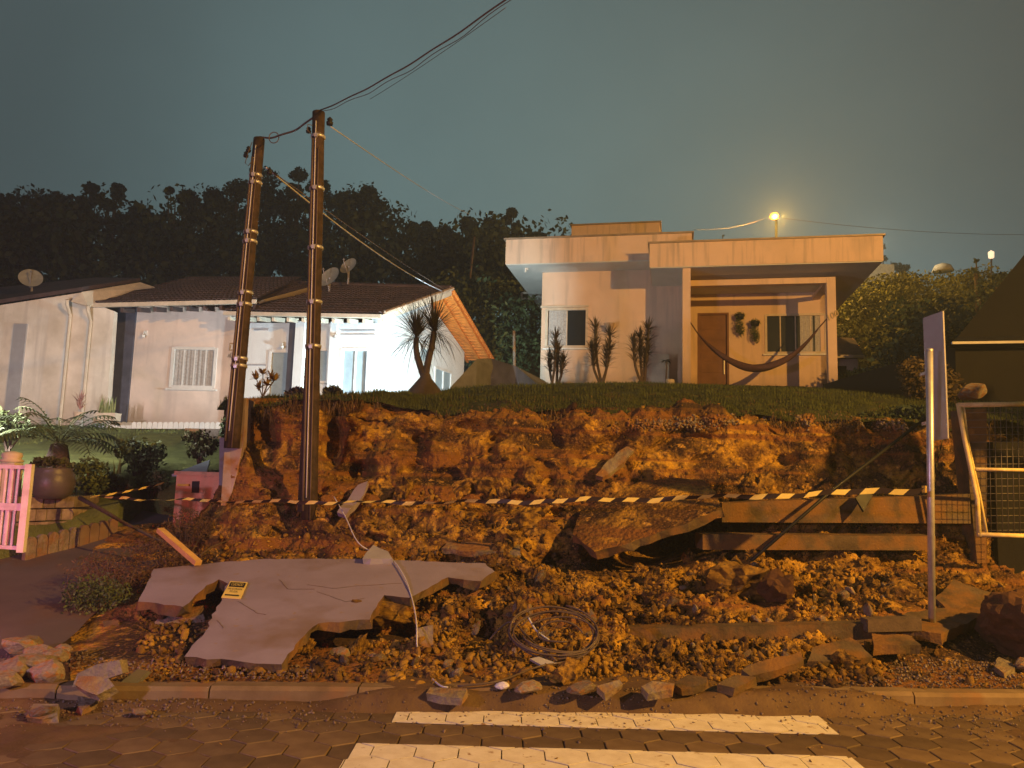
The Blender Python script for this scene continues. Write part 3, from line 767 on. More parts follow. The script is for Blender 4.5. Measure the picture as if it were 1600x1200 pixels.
def window(fr, root, u0, u1, z0, z1, frame_m, npanes, curtains=(), sill=True, glass='glass', name='window', mull=.035, fw=.06):
    """frame in the opening; panes and curtains behind; curtains: list of (f0,f1) fractions covered"""
    mb = MB()
    fr.box(mb, u0 - .02, u0 + fw, z0, z1, -.09, .025); fr.box(mb, u1 - fw, u1 + .02, z0, z1, -.09, .025)
    fr.box(mb, u0 + fw, u1 - fw, z1 - fw, z1 + .02, -.09, .025); fr.box(mb, u0 + fw, u1 - fw, z0 - .02, z0 + fw, -.09, .025)
    for k in range(1, npanes):
        x = u0 + (u1 - u0) * k / npanes; fr.box(mb, x - mull / 2, x + mull / 2, z0 + fw, z1 - fw, -.075, -.02)
    w = mb.build(name, frame_m, root)
    for k in range(npanes):
        a = u0 + fw if k == 0 else u0 + (u1 - u0) * k / npanes + mull / 2; b = u1 - fw if k == npanes - 1 else u0 + (u1 - u0) * (k + 1) / npanes - mull / 2
        fr.boxo('pane', a, b, z0 + fw, z1 - fw, -.06, -.05, MT[glass], w)
    if sill: fr.boxo('sill', u0 - .08, u1 + .08, z0 - .07, z0 - .022, -.02, .08, MT['trim'], w)
    for (f0, f1) in curtains:
        mb = MB(); n = max(6, int((f1 - f0) * (u1 - u0) / .035)); vs = []
        for i in range(n + 1):
            u = u0 + fw + (u1 - u0 - 2 * fw) * (f0 + (f1 - f0) * i / n); o = -.035 + .012 * math.sin(i * 1.9) + rnd.uniform(-.003, .003)
            vs += [fr.pt(u, z0 + fw, o), fr.pt(u, z1 - fw, o)]
        mb.add(vs, [(2 * i, 2 * i + 2, 2 * i + 3, 2 * i + 1) for i in range(n)])
        mb.build('curtain', MT['curtain'], w, smooth=True)
    return w

# ================================================================ PEACH HOUSE (right)
HD = empty('peach_house', 'modern peach house with a flat roof and hammock porch above the landslide', 'house')
ANG = 12.0
F2 = Fr(P(1015, 378, 21.2).xy, ANG)          # porch fascia plane
F1 = F2.off(1.1)                              # main fascia plane
WM = F2.off(2.1)                              # main wall plane
WP = F2.off(1.0)                              # porch beam plane
WB = F2.off(3.3)                              # porch back wall
ZB = 4.25
# porch roof
pu0, pu1 = F2.U(1015, 400), F2.U(1380, 390); pz0, pz1 = F2.Z(1015, 419), F2.Z(1015, 381)
# main roof
mu0, mu1 = F1.U(790, 395), F1.U(1081, 370); mz0, mz1 = F1.Z(790, 414), F1.Z(790, 375)
wu0, wu1 = WM.U(846, 500), WM.U(1070, 500)
mb = MB(); F2.box(mb, pu0, pu1, pz0 + .03, pz1, -7.5, 0); mb.build('porch_roof', MT['fascia'], HD)
mb = MB(); F2.box(mb, pu0 + .02, pu1 - .02, pz0, pz0 + .028, -7.4, -.02); mb.build('porch_soffit', MT['soffit'], HD)
mb = MB(); F2.box(mb, pu0 - .05, pu1 + .06, pz1 + .002, pz1 + .05, -7.55, .05); mb.build('roof_capping', MT['cap'], HD)
mb = MB(); F1.box(mb, mu0, mu1, mz0 + .03, mz1, -9.5, 0); mb.build('main_roof', MT['fascia'], HD)
mb = MB(); F1.box(mb, mu0 + .02, pu0 - .03, mz0, mz0 + .028, -9.4, -.02); mb.build('main_soffit', MT['soffit'], HD)
mb = MB(); F1.box(mb, mu0 - .06, mu1 + .06, mz1 + .002, mz1 + .05, -9.55, .05); mb.build('roof_capping', MT['cap'], HD)
FT = F2.off(5.0); tu0, tu1 = FT.U(893, 360), FT.U(1031, 360); tz1 = FT.Z(893, 353)
mb = MB(); FT.box(mb, tu0, tu1, mz1 - .2, tz1, -3, 0); mb.build('water_tank_box', MT['fascia'], HD)
mb = MB(); FT.box(mb, tu0 - .05, tu1 + .05, tz1 + .002, tz1 + .05, -3.05, .05); mb.build('roof_capping', MT['cap'], HD)
# main wall with window
wz = [WM.U(853, 510), WM.U(918, 510), WM.Z(880, 543), WM.Z(880, 482)]
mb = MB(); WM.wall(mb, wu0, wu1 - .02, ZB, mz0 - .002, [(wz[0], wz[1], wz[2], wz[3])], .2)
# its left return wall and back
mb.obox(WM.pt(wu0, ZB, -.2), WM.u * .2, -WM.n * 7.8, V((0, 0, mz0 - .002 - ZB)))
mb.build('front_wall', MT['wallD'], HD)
window(WM, HD, wz[0], wz[1], wz[2], wz[3], MT['trimb'], 2, [(0.02, .52)])
WM.boxo('window_lintel', wz[0] - .18, wz[1] + .03, wz[3] + .03, wz[3] + .09, 0, .05, MT['trimb'], HD)
# fin wall left of the porch
fu0, fu1 = WP.U(1066, 500), WP.U(1078, 500)
mb = MB(); mb.obox(F2.pt(fu0, ZB, -.12), WP.u * (fu1 - fu0), -WP.n * 3.3, V((0, 0, pz0 - .002 - ZB))); mb.build('fin_wall', MT['wallD'], HD)
# right pillar and beam
ru0, ru1 = WP.U(1293, 500), WP.U(1307, 500); bz0, bz1 = WP.Z(1200, 444), WP.Z(1200, 435)
mb = MB(); WP.box(mb, ru0, ru1, ZB, bz1, -.28, 0); mb.build('porch_pillar', MT['wallD'], HD)
mb = MB(); WP.box(mb, fu1 + .003, ru0 - .002, bz0, bz1, -.25, -.01); mb.build('porch_beam', MT['wallD'], HD)
mb = MB(); mb.obox(WP.pt(ru1 - .25, bz0 + .05, -.30), WP.u * .22, -WP.n * 2.0, V((0, 0, bz1 - bz0 - .06))); mb.build('side_beam', MT['wallD'], HD)
# back wall of porch
dz = [WB.U(1090, 540), WB.U(1139, 540), ZB, WB.Z(1110, 489)]
wn_ = [WB.U(1196, 520), WB.U(1291, 520), WB.Z(1240, 552), WB.Z(1240, 491)]
bu0, bu1 = fu1 + .01, WB.U(1330, 500) - .5
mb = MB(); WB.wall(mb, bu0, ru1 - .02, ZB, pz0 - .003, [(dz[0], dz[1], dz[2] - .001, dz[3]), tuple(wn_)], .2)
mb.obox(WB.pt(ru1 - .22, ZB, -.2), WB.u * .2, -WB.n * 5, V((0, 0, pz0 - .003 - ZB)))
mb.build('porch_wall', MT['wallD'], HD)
mb = MB(); WP.box(mb, fu1 + .004, ru1, ZB - .3, ZB + .02, -2.3, .1); mb.build('porch_floor', MT['conc'], HD)
dr = MB(); WB.box(dr, dz[0] + .06, dz[1] - .06, ZB + .03, dz[3] - .06, -.12, -.06)
dr = dr.build('door', MT['door'], HD)
dp = MB(); WB.box(dp, dz[0], dz[0] + .06, ZB + .03, dz[3], -.15, .02); WB.box(dp, dz[1] - .06, dz[1], ZB + .03, dz[3], -.15, .02); WB.box(dp, dz[0] + .06, dz[1] - .06, dz[3] - .06, dz[3], -.15, .02)
dp.build('door_frame', MT['door'], dr)
for k in range(7):
    z = ZB + .12 + k * (dz[3] - ZB - .3) / 7; mb = MB(); WB.box(mb, dz[0] + .1, dz[1] - .22, z, z + (dz[3] - ZB - .3) / 7 - .02, -.06, -.045); mb.build('door_panel', MT['door'], dr)
mb = MB(); mb.tube([WB.pt(dz[1] - .15, ZB + .75, .0), WB.pt(dz[1] - .15, ZB + 1.35, .0)], .018); mb.bar(WB.pt(dz[1] - .15, ZB + .8, -.06), WB.pt(dz[1] - .15, ZB + .8, .0), .02); mb.bar(WB.pt(dz[1] - .15, ZB + 1.3, -.06), WB.pt(dz[1] - .15, ZB + 1.3, .0), .02); mb.build('door_handle', MT['steel'], dr)
window(WB, HD, *wn_, MT['trimb'], 4, [(.58, .80), (.84, .98)], fw=.05)
def text(body, size, frame_pt, u, up, ext, m, name, parent, italic=0, align='CENTER'):
    c = bpy.data.curves.new(name, 'FONT'); c.body = body; c.size = size; c.extrude = ext; c.align_x = align; c.align_y = 'CENTER'; c.shear = italic
    o = bpy.data.objects.new('tmp_text', c); COL.objects.link(o); dg = bpy.context.evaluated_depsgraph_get()
    me = bpy.data.meshes.new_from_object(o.evaluated_get(dg)); bpy.data.objects.remove(o); me.materials.clear(); me.materials.append(m)
    o = bpy.data.objects.new(name, me); COL.objects.link(o)
    n = u.cross(up).normalized(); Mx = Matrix((u.normalized(), up.normalized(), n)).transposed().to_4x4(); Mx.translation = frame_pt
    o.matrix_world = Mx
    if parent is not None: o.parent = parent
    return o
text('100', .24, WP.pt((ru0 + ru1) / 2, WP.Z(1300, 494), .02), (WP.u + V((0, 0, .55))).normalized(), (V((0, 0, 1)) - WP.u * .55).normalized(), .01, MT['cap'], 'house_number', HD, .2)
def wall_light(fr, px, py, root, s=1.):
    u, z = fr.uz(px, py); mb = MB(); fr.box(mb, u - .04 * s, u + .04 * s, z - .02, z + .12 * s, 0, .03)
    mb.tube([fr.pt(u, z + .05, .03), fr.pt(u, z + .07, .12 * s), fr.pt(u, z - .02, .14 * s)], .014 * s)
    mb.lathe(fr.pt(u, z - .12 * s, .14 * s), [(.0, 0), (.05 * s, .02), (.055 * s, .08 * s), (.0, .11 * s)], 10); return mb.build('wall_light', MT['trim'], root)
wall_light(WM, 1044, 434, HD, 1.3)
mb = MB(); mb.tube([F1.pt(F1.U(817, 420) , mz0, -.4), F1.pt(F1.U(817, 420), mz0 - .14, -.4)], .03, 8); mb.tube([F1.pt(F1.U(817, 420), mz0 - .03, -.4), F1.pt(F1.U(821, 420), mz0 - .03, -.45)], .035, 8); mb.build('soffit_light', MT['trim'], HD)
# gas meter style box and pot beside the fin
u_, z_ = WM.uz(1034, 570)
mb = MB(); WM.box(mb, u_ - .3, u_ + .22, ZB, ZB + 1.15, .02, .35); o = mb.build('utility_cabinet', MT['trimb']); tag(o, 'low beige utility cabinet against the shaded wall left of the porch', 'cabinet')
c_ = WM.pt(WM.U(1060, 590), z_of(UG, WM.pt(WM.U(1060, 590), 0).x, WM.pt(0, 0, .6).y - .2) + .02, .75)
# hanging pot on the wall
t = empty('hanging_pot', 'round terracotta pot hanging on the peach wall above the middle shrub', 'plant pot')
pc = WM.pt(WM.U(953, 512), WM.Z(953, 518), .2)
mb = MB(); mb.lathe(pc, [(.0, 0), (.09, .0), (.15, .20), (.17, .22), (.15, .21), (.0, .19)], 16); mb.build('pot', MT['potc'], t, True)
mb = MB(); mb.bar(pc + V((0, .2, .1)), pc + V((0, 0, .1)), .02); mb.build('bracket', MT['black'], t)
# hammock
hm_a, hm_b = WP.pt(fu1 - .0, WP.Z(1080, 502), -.05), WP.pt(ru0, WP.Z(1293, 497), -.12)
t = empty('hammock', 'dark red hammock slung across the porch in front of the door', 'hammock')
def hp(t_):
    p = hm_a.lerp(hm_b, t_); s = 1 - (2 * t_ - .98) ** 2
    return p + V((0, 0, -1.42 * s * (1 if s > 0 else 0))) + WP.n * .25 * max(0, s)
N = 44; vs = []; ang_n = 12
for i in range(N + 1):
    tt = .05 + .90 * i / N; p = hp(tt); w = .03 + .15 * math.sin(math.pi * i / N) ** .6
    for k in range(ang_n):
        a = 2 * math.pi * k / ang_n; rr = 1 + .12 * math.sin(3 * a + i * .35)
        vs.append(p + WP.n * (math.cos(a) * w * .8 * rr) + V((0, 0, math.sin(a) * w * .62 * rr)))
mb = MB(); mb.add(vs, [(i * ang_n + k, i * ang_n + (k + 1) % ang_n, (i + 1) * ang_n + (k + 1) % ang_n, (i + 1) * ang_n + k) for i in range(N) for k in range(ang_n)])
mb.build('hammock_cloth', MT['hammock'], t, True)
for e, (a, b) in enumerate(((hm_a, hp(.055)), (hm_b, hp(.945)))):
    mb = MB(); mb.tube([a, b], .018, 6); mb.build('rope', MT['hammock'], t)
# two hanging ferns
def leafcloud(name, blobs, n, size, mats, parent=None, shell=.55, flat=1., seed=None, up=0., thin=.5):
    """blobs [(centre, (rx,ry,rz))]: leaf-sized quads through each blob's volume"""
    rs = nprs; vol = np.array([b[1][0] * b[1][1] + b[1][1] * b[1][2] for b in blobs]); cnt = np.maximum(3, (n * vol / vol.sum()).astype(int))
    Pts = []
    for (c, r), k in zip(blobs, cnt):
        d = rs.normal(size=(k, 3)); d /= np.linalg.norm(d, axis=1, keepdims=True)
        q = rs.uniform(shell ** 3, 1.08, size=(k, 1)) ** (1 / 3)
        lump = 1 + .22 * np.sin(d[:, :1] * 7 + c[0] * 3) * np.sin(d[:, 1:2] * 6 + c[1]) * np.cos(d[:, 2:3] * 5 + c[2])
        Pts.append(np.array(c) + d * q * lump * np.array(r))
    Pp = np.concatenate(Pts); k = len(Pp)
    a = rs.normal(size=(k, 3)); a[:, 2] *= flat; a /= np.linalg.norm(a, axis=1, keepdims=True); b = rs.normal(size=(k, 3)); b -= a * (a * b).sum(1, keepdims=True); b /= np.linalg.norm(b, axis=1, keepdims=True)
    s = size * rs.uniform(.5, 1.3, size=(k, 1)); a = a * s; b = b * s * thin
    Vt = np.stack([Pp - a, Pp + b * .9, Pp + a, Pp - b * .9], 1).reshape(-1, 3); F = np.arange(4 * k).reshape(-1, 4)
    return npmesh(name, Vt, F, mats, parent)
for j, (px, py, h, lab) in enumerate(((1155, 510, 34, 'upper'), (1179, 521, 34, 'lower'))):
    t = empty('hanging_fern', f'{lab} of the two green ferns hanging beside the door', 'hanging plant')
    c = WB.pt(WB.U(px, py), WB.Z(px, py), .2); top = WB.Z(px, py - h / 2)
    mb = MB(); mb.lathe(V((c.x, c.y, top - .16)), [(0, 0), (.11, 0), (.15, .14), (.13, .15)], 12); mb.build('pot', MT['black'], t, True)
    leafcloud('foliage', [((c.x, c.y, top - .05), (.16, .14, .12)), ((c.x - .03, c.y, c.z), (.14, .12, .30)), ((c.x + .04, c.y, c.z - .14), (.10, .10, .22))], 620, .05, MT['leafm'], t, shell=.2, thin=.25)

# ================================================================ WHITE HOUSE (centre left) with gable end
HC = empty('gable_house', 'white bungalow with tiled gable roof lit by a floodlight', 'house')
E1, E2, A2, R2 = P(352, 489, 18.9), P(597, 494, 18.3), P(705, 455, 21.5), P(768, 562, 25.2)
A1 = P(440, 447, 22.0)
def quad_tiles(a, b, c, d, rows, colsn, th, m, name, parent, wave=.035):
    """roof slope a-b eave (left,right), d-c ridge: stepped rows of pantiles as real relief"""
    a, b, c, d = V(a), V(b), V(c), V(d); nrm_ = (b - a).cross(d - a).normalized()
    if nrm_.z < 0: nrm_ = -nrm_
    sub = 4; mb = MB(); W_ = colsn * sub
    for r in range(rows):
        t0, t1 = r / rows, (r + 1.12) / rows if r < rows - 1 else 1.0
        vs = []
        for i in range(W_ + 1):
            s_ = i / W_; h = wave * abs(math.sin(math.pi * i / sub))
            lo = a.lerp(b, s_).lerp(d.lerp(c, s_), t0) + nrm_ * (h + th + .028); hi = a.lerp(b, s_).lerp(d.lerp(c, s_), t1) + nrm_ * (h + th)
            vs += [lo - nrm_ * .03, lo, hi]
        fs = []
        for i in range(W_): fs += [(3 * i, 3 * i + 3, 3 * i + 4, 3 * i + 1), (3 * i + 1, 3 * i + 4, 3 * i + 5, 3 * i + 2)]
        mb.add(vs, fs)
    o = mb.build(name, m, parent); tag(o, kind='stuff'); return o
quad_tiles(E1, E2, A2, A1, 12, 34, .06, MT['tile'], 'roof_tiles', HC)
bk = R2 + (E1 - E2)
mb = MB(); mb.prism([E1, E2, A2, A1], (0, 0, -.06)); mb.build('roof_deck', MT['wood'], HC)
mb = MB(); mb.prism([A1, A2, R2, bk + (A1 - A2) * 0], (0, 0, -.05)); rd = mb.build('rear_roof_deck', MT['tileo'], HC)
# underside ribs of the rear slope (rafters/battens lit orange) near the verge
dirr = (E1 - E2).normalized()
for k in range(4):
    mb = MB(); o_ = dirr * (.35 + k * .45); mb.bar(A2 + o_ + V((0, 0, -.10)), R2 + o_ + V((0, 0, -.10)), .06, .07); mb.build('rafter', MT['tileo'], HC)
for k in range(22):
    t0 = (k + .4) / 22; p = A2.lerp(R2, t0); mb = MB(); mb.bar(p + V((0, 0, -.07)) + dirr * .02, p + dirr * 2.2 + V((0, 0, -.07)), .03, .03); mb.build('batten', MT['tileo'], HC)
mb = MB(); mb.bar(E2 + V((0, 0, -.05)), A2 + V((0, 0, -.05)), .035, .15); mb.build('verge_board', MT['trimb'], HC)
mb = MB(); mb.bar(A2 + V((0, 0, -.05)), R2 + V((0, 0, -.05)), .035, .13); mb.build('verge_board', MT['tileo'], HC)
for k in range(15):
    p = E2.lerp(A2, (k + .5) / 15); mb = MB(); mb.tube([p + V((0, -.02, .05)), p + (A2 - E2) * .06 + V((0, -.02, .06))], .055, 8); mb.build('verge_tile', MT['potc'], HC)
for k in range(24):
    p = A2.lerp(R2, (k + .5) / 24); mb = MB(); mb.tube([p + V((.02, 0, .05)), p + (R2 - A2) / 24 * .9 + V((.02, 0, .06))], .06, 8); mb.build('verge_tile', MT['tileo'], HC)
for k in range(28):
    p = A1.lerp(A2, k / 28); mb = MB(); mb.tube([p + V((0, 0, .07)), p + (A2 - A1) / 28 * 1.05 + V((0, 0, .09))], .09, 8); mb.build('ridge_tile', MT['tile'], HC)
# gutter, rafter ends
fd = V((E1 - E2).cross(V((0, 0, 1)))).normalized()
if fd.y > 0: fd = -fd
mb = MB(); mb.bar(E1 + fd * .05 + V((0, 0, -.02)), E2 + fd * .05 + V((0, 0, -.02)), .10, .09); mb.build('gutter', MT['trimb'], HC)
for k in range(11):
    p = E1.lerp(E2, .02 + .96 * k / 10) - fd * .05; mb = MB(); mb.bar(p + V((0, 0, -.12)), p - fd * .6 + V((0, 0, -.03)), .07, .11); mb.build('rafter_end', MT['trimb'], HC)
# walls
aC = math.degrees(math.atan2(E1.y - E2.y, E2.x - E1.x))
FC = Fr((E2 - fd * .75).xy, aC)
cz = E1.z - .10
c0, c1 = FC.U(372, 560), FC.U(588, 560)
def cu(px): return FC.U(px, 570)
def cz_(px, py): return FC.Z(px, py)
zf = 2.45
ops = [(cu(421), cu(460), zf - .01, cz_(440, 548)), (cu(478), cu(514), cz_(500, 600), cz_(500, 545)), (cu(533), cu(576), zf - .01, cz_(555, 545))]
mb = MB(); FC.wall(mb, c0, c1, zf, cz, ops, .18)
mb.build('front_wall', MT['wallC'], HC)
GA = FC.pt(c1, 0); GB = P(724, 600, 24.6)
gdir = V((GB.x - GA.x, GB.y - GA.y, 0)); gl_ = gdir.length; gdir.normalize(); gn = V((gdir.y, -gdir.x, 0))
FG = Fr((0, 0), 0); FG.o = V((GA.x, GA.y, 0)); FG.u = gdir; FG.n = gn
# gable wall follows the roof underside
def roofz(p):       # height of the roof underside above plan point p
    best = 1e9
    for tri in ((E1, E2, A2), (A1, A2, R2)):
        n = (tri[1] - tri[0]).cross(tri[2] - tri[0]); z = tri[0].z - (n.x * (p.x - tri[0].x) + n.y * (p.y - tri[0].y)) / n.z; best = min(best, z)
    return best - .14
N = 14; poly = [FG.pt(0, zf)] ; poly.append(FG.pt(gl_, zf))
for k in range(N, -1, -1): q = FG.pt(gl_ * k / N, 0); poly.append(V((q.x, q.y, roofz(q))))
gw = [FG.U(655, 560) if False else None]
mb = MB(); mb.prism(poly, -gn * .18, off0=-gn * .001); mb.build('gable_wall', MT['wallC'], HC)
def gbox(name, px0, px1, py0, py1, o0, o1, m):
    a, b = FG.uz(px0, (py0 + py1) / 2)[0], FG.uz(px1, (py0 + py1) / 2)[0]; z0, z1 = FG.Z((px0 + px1) / 2, py1), FG.Z((px0 + px1) / 2, py0)
    return FG.boxo(name, a, b, z0, z1, o0, o1, m, HC), (a, b, z0, z1)
o, w = gbox('window_pane', 655, 672, 546, 566, .0, .02, MT['glassb'])
for (a, b, c, d) in ((w[0] - .06, w[0], w[2] - .06, w[3] + .06), (w[1], w[1] + .06, w[2] - .06, w[3] + .06), (w[0], w[1], w[3], w[3] + .06), (w[0], w[1], w[2] - .06, w[2])):
    FG.boxo('window_frame', a, b, c, d, .001, .05, MT['trim'], HC)
o, w = gbox('window_pane', 678, 702, 580, 612, .0, .02, MT['glassb'])
for (a, b, c, d) in ((w[0] - .06, w[0], w[2] - .06, w[3] + .06), (w[1], w[1] + .06, w[2] - .06, w[3] + .06), (w[0], w[1], w[3], w[3] + .06), (w[0] + (w[1] - w[0]) / 2 - .02, w[0] + (w[1] - w[0]) / 2 + .02, w[2], w[3])):
    FG.boxo('window_frame', a, b, c, d, .021, .06, MT['trim'], HC)
o, w = gbox('glass_door', 591, 604, 553, 640, .0, .02, MT['glassb'])
for f in (0, .5, 1): u = w[0] + (w[1] - w[0]) * f; FG.boxo('door_frame', u - .04, u + .04, w[2], w[3] + .05, .021, .06, MT['trim'], HC)
# doors / windows of the front
def cdoor(op, n, g, nm='glass_door'):
    w = window(FC, HC, op[0], op[1], op[2] + .03, op[3], MT['trim'], n, (), False, g, nm, .04, .05); return w
d1 = cdoor(ops[0], 1, 'glassb', 'door'); cdoor(ops[1], 2, 'glassb', 'window'); cdoor(ops[2], 2, 'glassb', 'glass_door')
# verandah column (dark strip), wall bands
o_ = cu(458); FC.boxo('dark_column', cu(451), cu(463), zf, cz, .001, .10, MT['navy'], HC)
for (pa, pb, y) in ((394, 416, 515), (524, 584, 517), (524, 584, 523), (386, 416, 570)):
    FC.boxo('wall_band', cu(pa), cu(pb), cz_(pa, y + 1.2), cz_(pa, y - 1.2), .001, .02, MT['signb'], HC)
FC.boxo('pilaster', cu(516), cu(526), zf, cz, .001, .14, MT['wallC'], HC)
FC.boxo('pilaster', cu(463) + .005, cu(477), zf, cz, .001, .20, MT['wallC'], HC)
wall_light(FC, 529, 523, HC, 1.1); wall_light(FC, 444, 540, HC, .8)
mb = MB(); mb.box(-7.2, -.9, 17.0, 25.5, 2.2, zf + .02); mb.build('verandah_floor', MT['conc'], HC)

# ================================================================ PINK HOUSE (left of it)
HB = empty('pink_house', 'pale pink bungalow with a curtained window and brown tiled roof', 'house')
FB = Fr(P(205, 600, 20.0).xy, 4.0)
zb = 2.45
eb = FB.Z(205, 478)
b0, b1 = FB.U(207, 570), FB.U(392, 570)
wb = (FB.U(268, 575), FB.U(337, 575), FB.Z(300, 606), FB.Z(300, 543))
mb = MB(); FB.wall(mb, b0, b1, zb, eb, [wb], .18); mb.build('front_wall', MT['wallB'], HB)
window(FB, HB, *wb, MT['trim'], 4, [(.01, .99)], True, 'glassb', fw=.06)
FB.boxo('navy_pier', FB.U(179, 570), b0 - .003, zb - .1, eb - .001, -.30, .06, MT['navy'], HB)
FBs = FB.off(.9); FBs.boxo('recessed_wall', FBs.U(160, 570), FBs.U(186, 570), zb - .1, FBs.Z(180, 514), -.1, 0, MT['ochre'], HB)
FB.boxo('house_number', FB.U(359, 541), FB.U(368, 541), FB.Z(363, 548), FB.Z(363, 536), .001, .03, MT['ochre'], HB)['label'] = 'dark plaque with a pale figure'
mb = MB(); u_, z_ = FB.uz(363.3, 542); FB.box(mb, u_ - .045, u_ + .045, z_ + .04, z_ + .06, .031, .036); FB.box(mb, u_ - .02, u_ + .02, z_ - .05, z_ + .035, .031, .036); FB.box(mb, u_ - .045, u_ + .045, z_ - .07, z_ - .05, .031, .036); mb.build('plaque_figure', MT['trim'], HB)
text('400', .17, FB.pt(FB.U(363, 555), FB.Z(363, 555), .02), (FB.u + V((0, 0, .45))).normalized(), (V((0, 0, 1)) - FB.u * .45).normalized(), .008, MT['cap'], 'street_number', HB)
wall_light(FB, 228, 523, HB, .9)
# roof
B1, B2 = P(137, 477, 19.1), P(402, 471, 18.8); B3, B4 = P(472, 436, 23.0), P(300, 436, 23.6)
quad_tiles(B1, B2, B3, B4, 12, 34, .05, MT['tile'], 'roof_tiles', HB)
mb = MB(); mb.prism([B1, B2, B3, B4], (0, 0, -.06)); mb.build('roof_deck', MT['wood'], HB)
mb = MB(); mb.bar(B1 + V((0, -.06, -.02)), B2 + V((0, -.06, -.02)), .08, .10); mb.build('gutter', MT['trimb'], HB)
for k in range(9):
    p = B1.lerp(B2, .2 + .78 * k / 8) + V((0, .05, 0)); mb = MB(); mb.bar(p + V((0, 0, -.13)), p + V((0, .6, -.02)), .07, .12); mb.build('rafter_end', MT['tile'], HB)
mb = MB(); mb.prism([P(402, 472, 18.75), P(412, 468, 18.75), P(482, 449, 20.6), P(474, 456, 20.6)], (0, .2, 0)); mb.build('verge_board', MT['trimb'], HB)
# white bracket where the gutter ends
# ================================================================ CREAM HOUSE (far left)
HA = empty('cream_house', 'cream rendered house with two downpipes at the left edge', 'house')
FA = Fr(P(0, 560, 19.0).xy, -2.0)
mb = MB(); poly = [FA.pt(FA.U(-160, 560), 2.2), FA.pt(FA.U(176, 560), 2.2), FA.pt(FA.U(178, 486), FA.Z(178, 486)), FA.pt(FA.U(135, 478), FA.Z(135, 470)), FA.pt(FA.U(128, 456), FA.Z(128, 457)), FA.pt(FA.U(0, 475), FA.Z(0, 477)), FA.pt(FA.U(-160, 500), FA.Z(-160, 505))]
mb.prism(poly, -FA.n * .2); mb.build('front_wall', MT['wallA'], HA)
mb = MB(); mb.prism([P(110, 471, 18.8), P(128, 456, 18.8), P(219, 441, 20.8), P(240, 448, 20.8), P(206, 452, 20.3), P(137, 478, 18.8)], (0, .12, 0)); mb.build('verge_board', MT['trimb'], HA)
mb = MB(); mb.prism([P(-160, 503, 18.9), P(0, 474, 18.9), P(128, 454.5, 18.9), P(219, 440, 21.4), P(150, 438, 24), P(-160, 470, 24)], (0, 0, .10)); mb.build('roof', MT['tile'], HA)
for (xa, ya, xb, yb) in ((119, 473, 93, 640), (149, 482, 128, 640)):
    ua, za = FA.uz(xa, ya); ub, zb_ = FA.uz(xb, yb); mb = MB(); um = (ua + ub) / 2
    mb.tube([FA.pt(um + .04, za, .35), FA.pt(um + .02, za - .12, .3), FA.pt(um, za - .35, .07), FA.pt(um, 2.3, .07)], .04, 8); mb.build('downpipe', MT['trimb'], HA)
FA.boxo('grey_pier', FA.U(18, 560), FA.U(38, 560), 2.2, FA.Z(25, 506), .001, .05, MT['signb'], HA)

# ================================================================ grey covered mound between the houses
mb = MB()
g = [P(703, 606, 15.6), P(745, 561, 16.2), P(768, 560, 17.0), P(806, 572, 16.6), P(842, 602, 16.0)]
gb = [p + V((.7, 1.6, -.1)) for p in g]
base = [V((p.x, p.y, 2.6)) for p in g]
mb.add(g + gb + base, [(0, 5, 6, 1), (1, 6, 7, 2), (2, 7, 8, 3), (3, 8, 9, 4)] + [(10 + i, 11 + i, 1 + i, i) for i in range(4)])
tag(mb.build('covered_mound', MT['greysheet']), 'smooth dark grey sheeted mound on the lawn between the two houses', 'mound')

# ================================================================ FALLEN WALL SLAB
def plane3(a, b, c):
    n = (b - a).cross(c - a).normalized()
    if n.z < 0: n = -n
    return a, n
so, sn = plane3(P(440, 1035, 5.86), P(250, 893, 7.75), P(765, 888, 7.85))
def S(px, py): return PP(px, py, so, sn)
def ragged(pts, amp, seed, step=.10):
    out = []; r = random.Random(seed); n = len(pts)
    for i in range(n):
        a, b = V(pts[i]), V(pts[(i + 1) % n]); L_ = (b - a).length; k = max(1, int(L_ / step)); d = (b - a).normalized(); s_ = d.cross(sn)
        for j in range(k): 
            q = a.lerp(b, j / k)
            out.append(q + (s_ * r.uniform(-amp, amp) if j else V((0, 0, 0))))
    return out
outl = [(240, 889), (330, 880), (420, 873), (560, 873), (640, 876), (758, 880), (773, 893), (752, 908), (700, 902), (640, 934), (600, 930), (578, 968), (498, 974), (468, 1000), (440, 1038), (380, 1034), (288, 1026), (322, 985), (356, 912), (342, 905), (322, 915), (286, 948), (216, 940)]
slabP = ragged([S(*q) for q in outl], .016, 3, .08)
t = empty('fallen_wall', 'large slab of mauve painted wall lying on the rubble behind the left kerb', 'wall slab')
# triangulated top with gentle undulation (bmesh triangle fill)
import bmesh
def plate(name, poly, n, th, m, parent, chip=.02, mside=None):
    bm = bmesh.new(); tv = [bm.verts.new(p) for p in poly]; f = bm.faces.new(tv)
    r = bmesh.ops.extrude_face_region(bm, geom=[f]); vs = [g for g in r['geom'] if isinstance(g, bmesh.types.BMVert)]
    rr = random.Random(5)
    for v in vs: v.co -= n * (th + rr.uniform(-chip, chip)) ; v.co += V((rr.uniform(-chip, chip), rr.uniform(-chip, chip), 0))
    bmesh.ops.triangulate(bm, faces=[f_ for f_ in bm.faces if len(f_.verts) > 4]); bm.normal_update()
    bmesh.ops.recalc_face_normals(bm, faces=bm.faces)
    me = bpy.data.meshes.new(name); 
    me.materials.append(m); me.materials.append(mside or m)
    for f_ in bm.faces:
        if abs(f_.normal.dot(n)) < .9 or f_.normal.dot(n) < 0: f_.material_index = 1
    bm.to_mesh(me); bm.free(); o = bpy.data.objects.new(name, me); COL.objects.link(o)
    if parent is not None: o.parent = parent
    return o
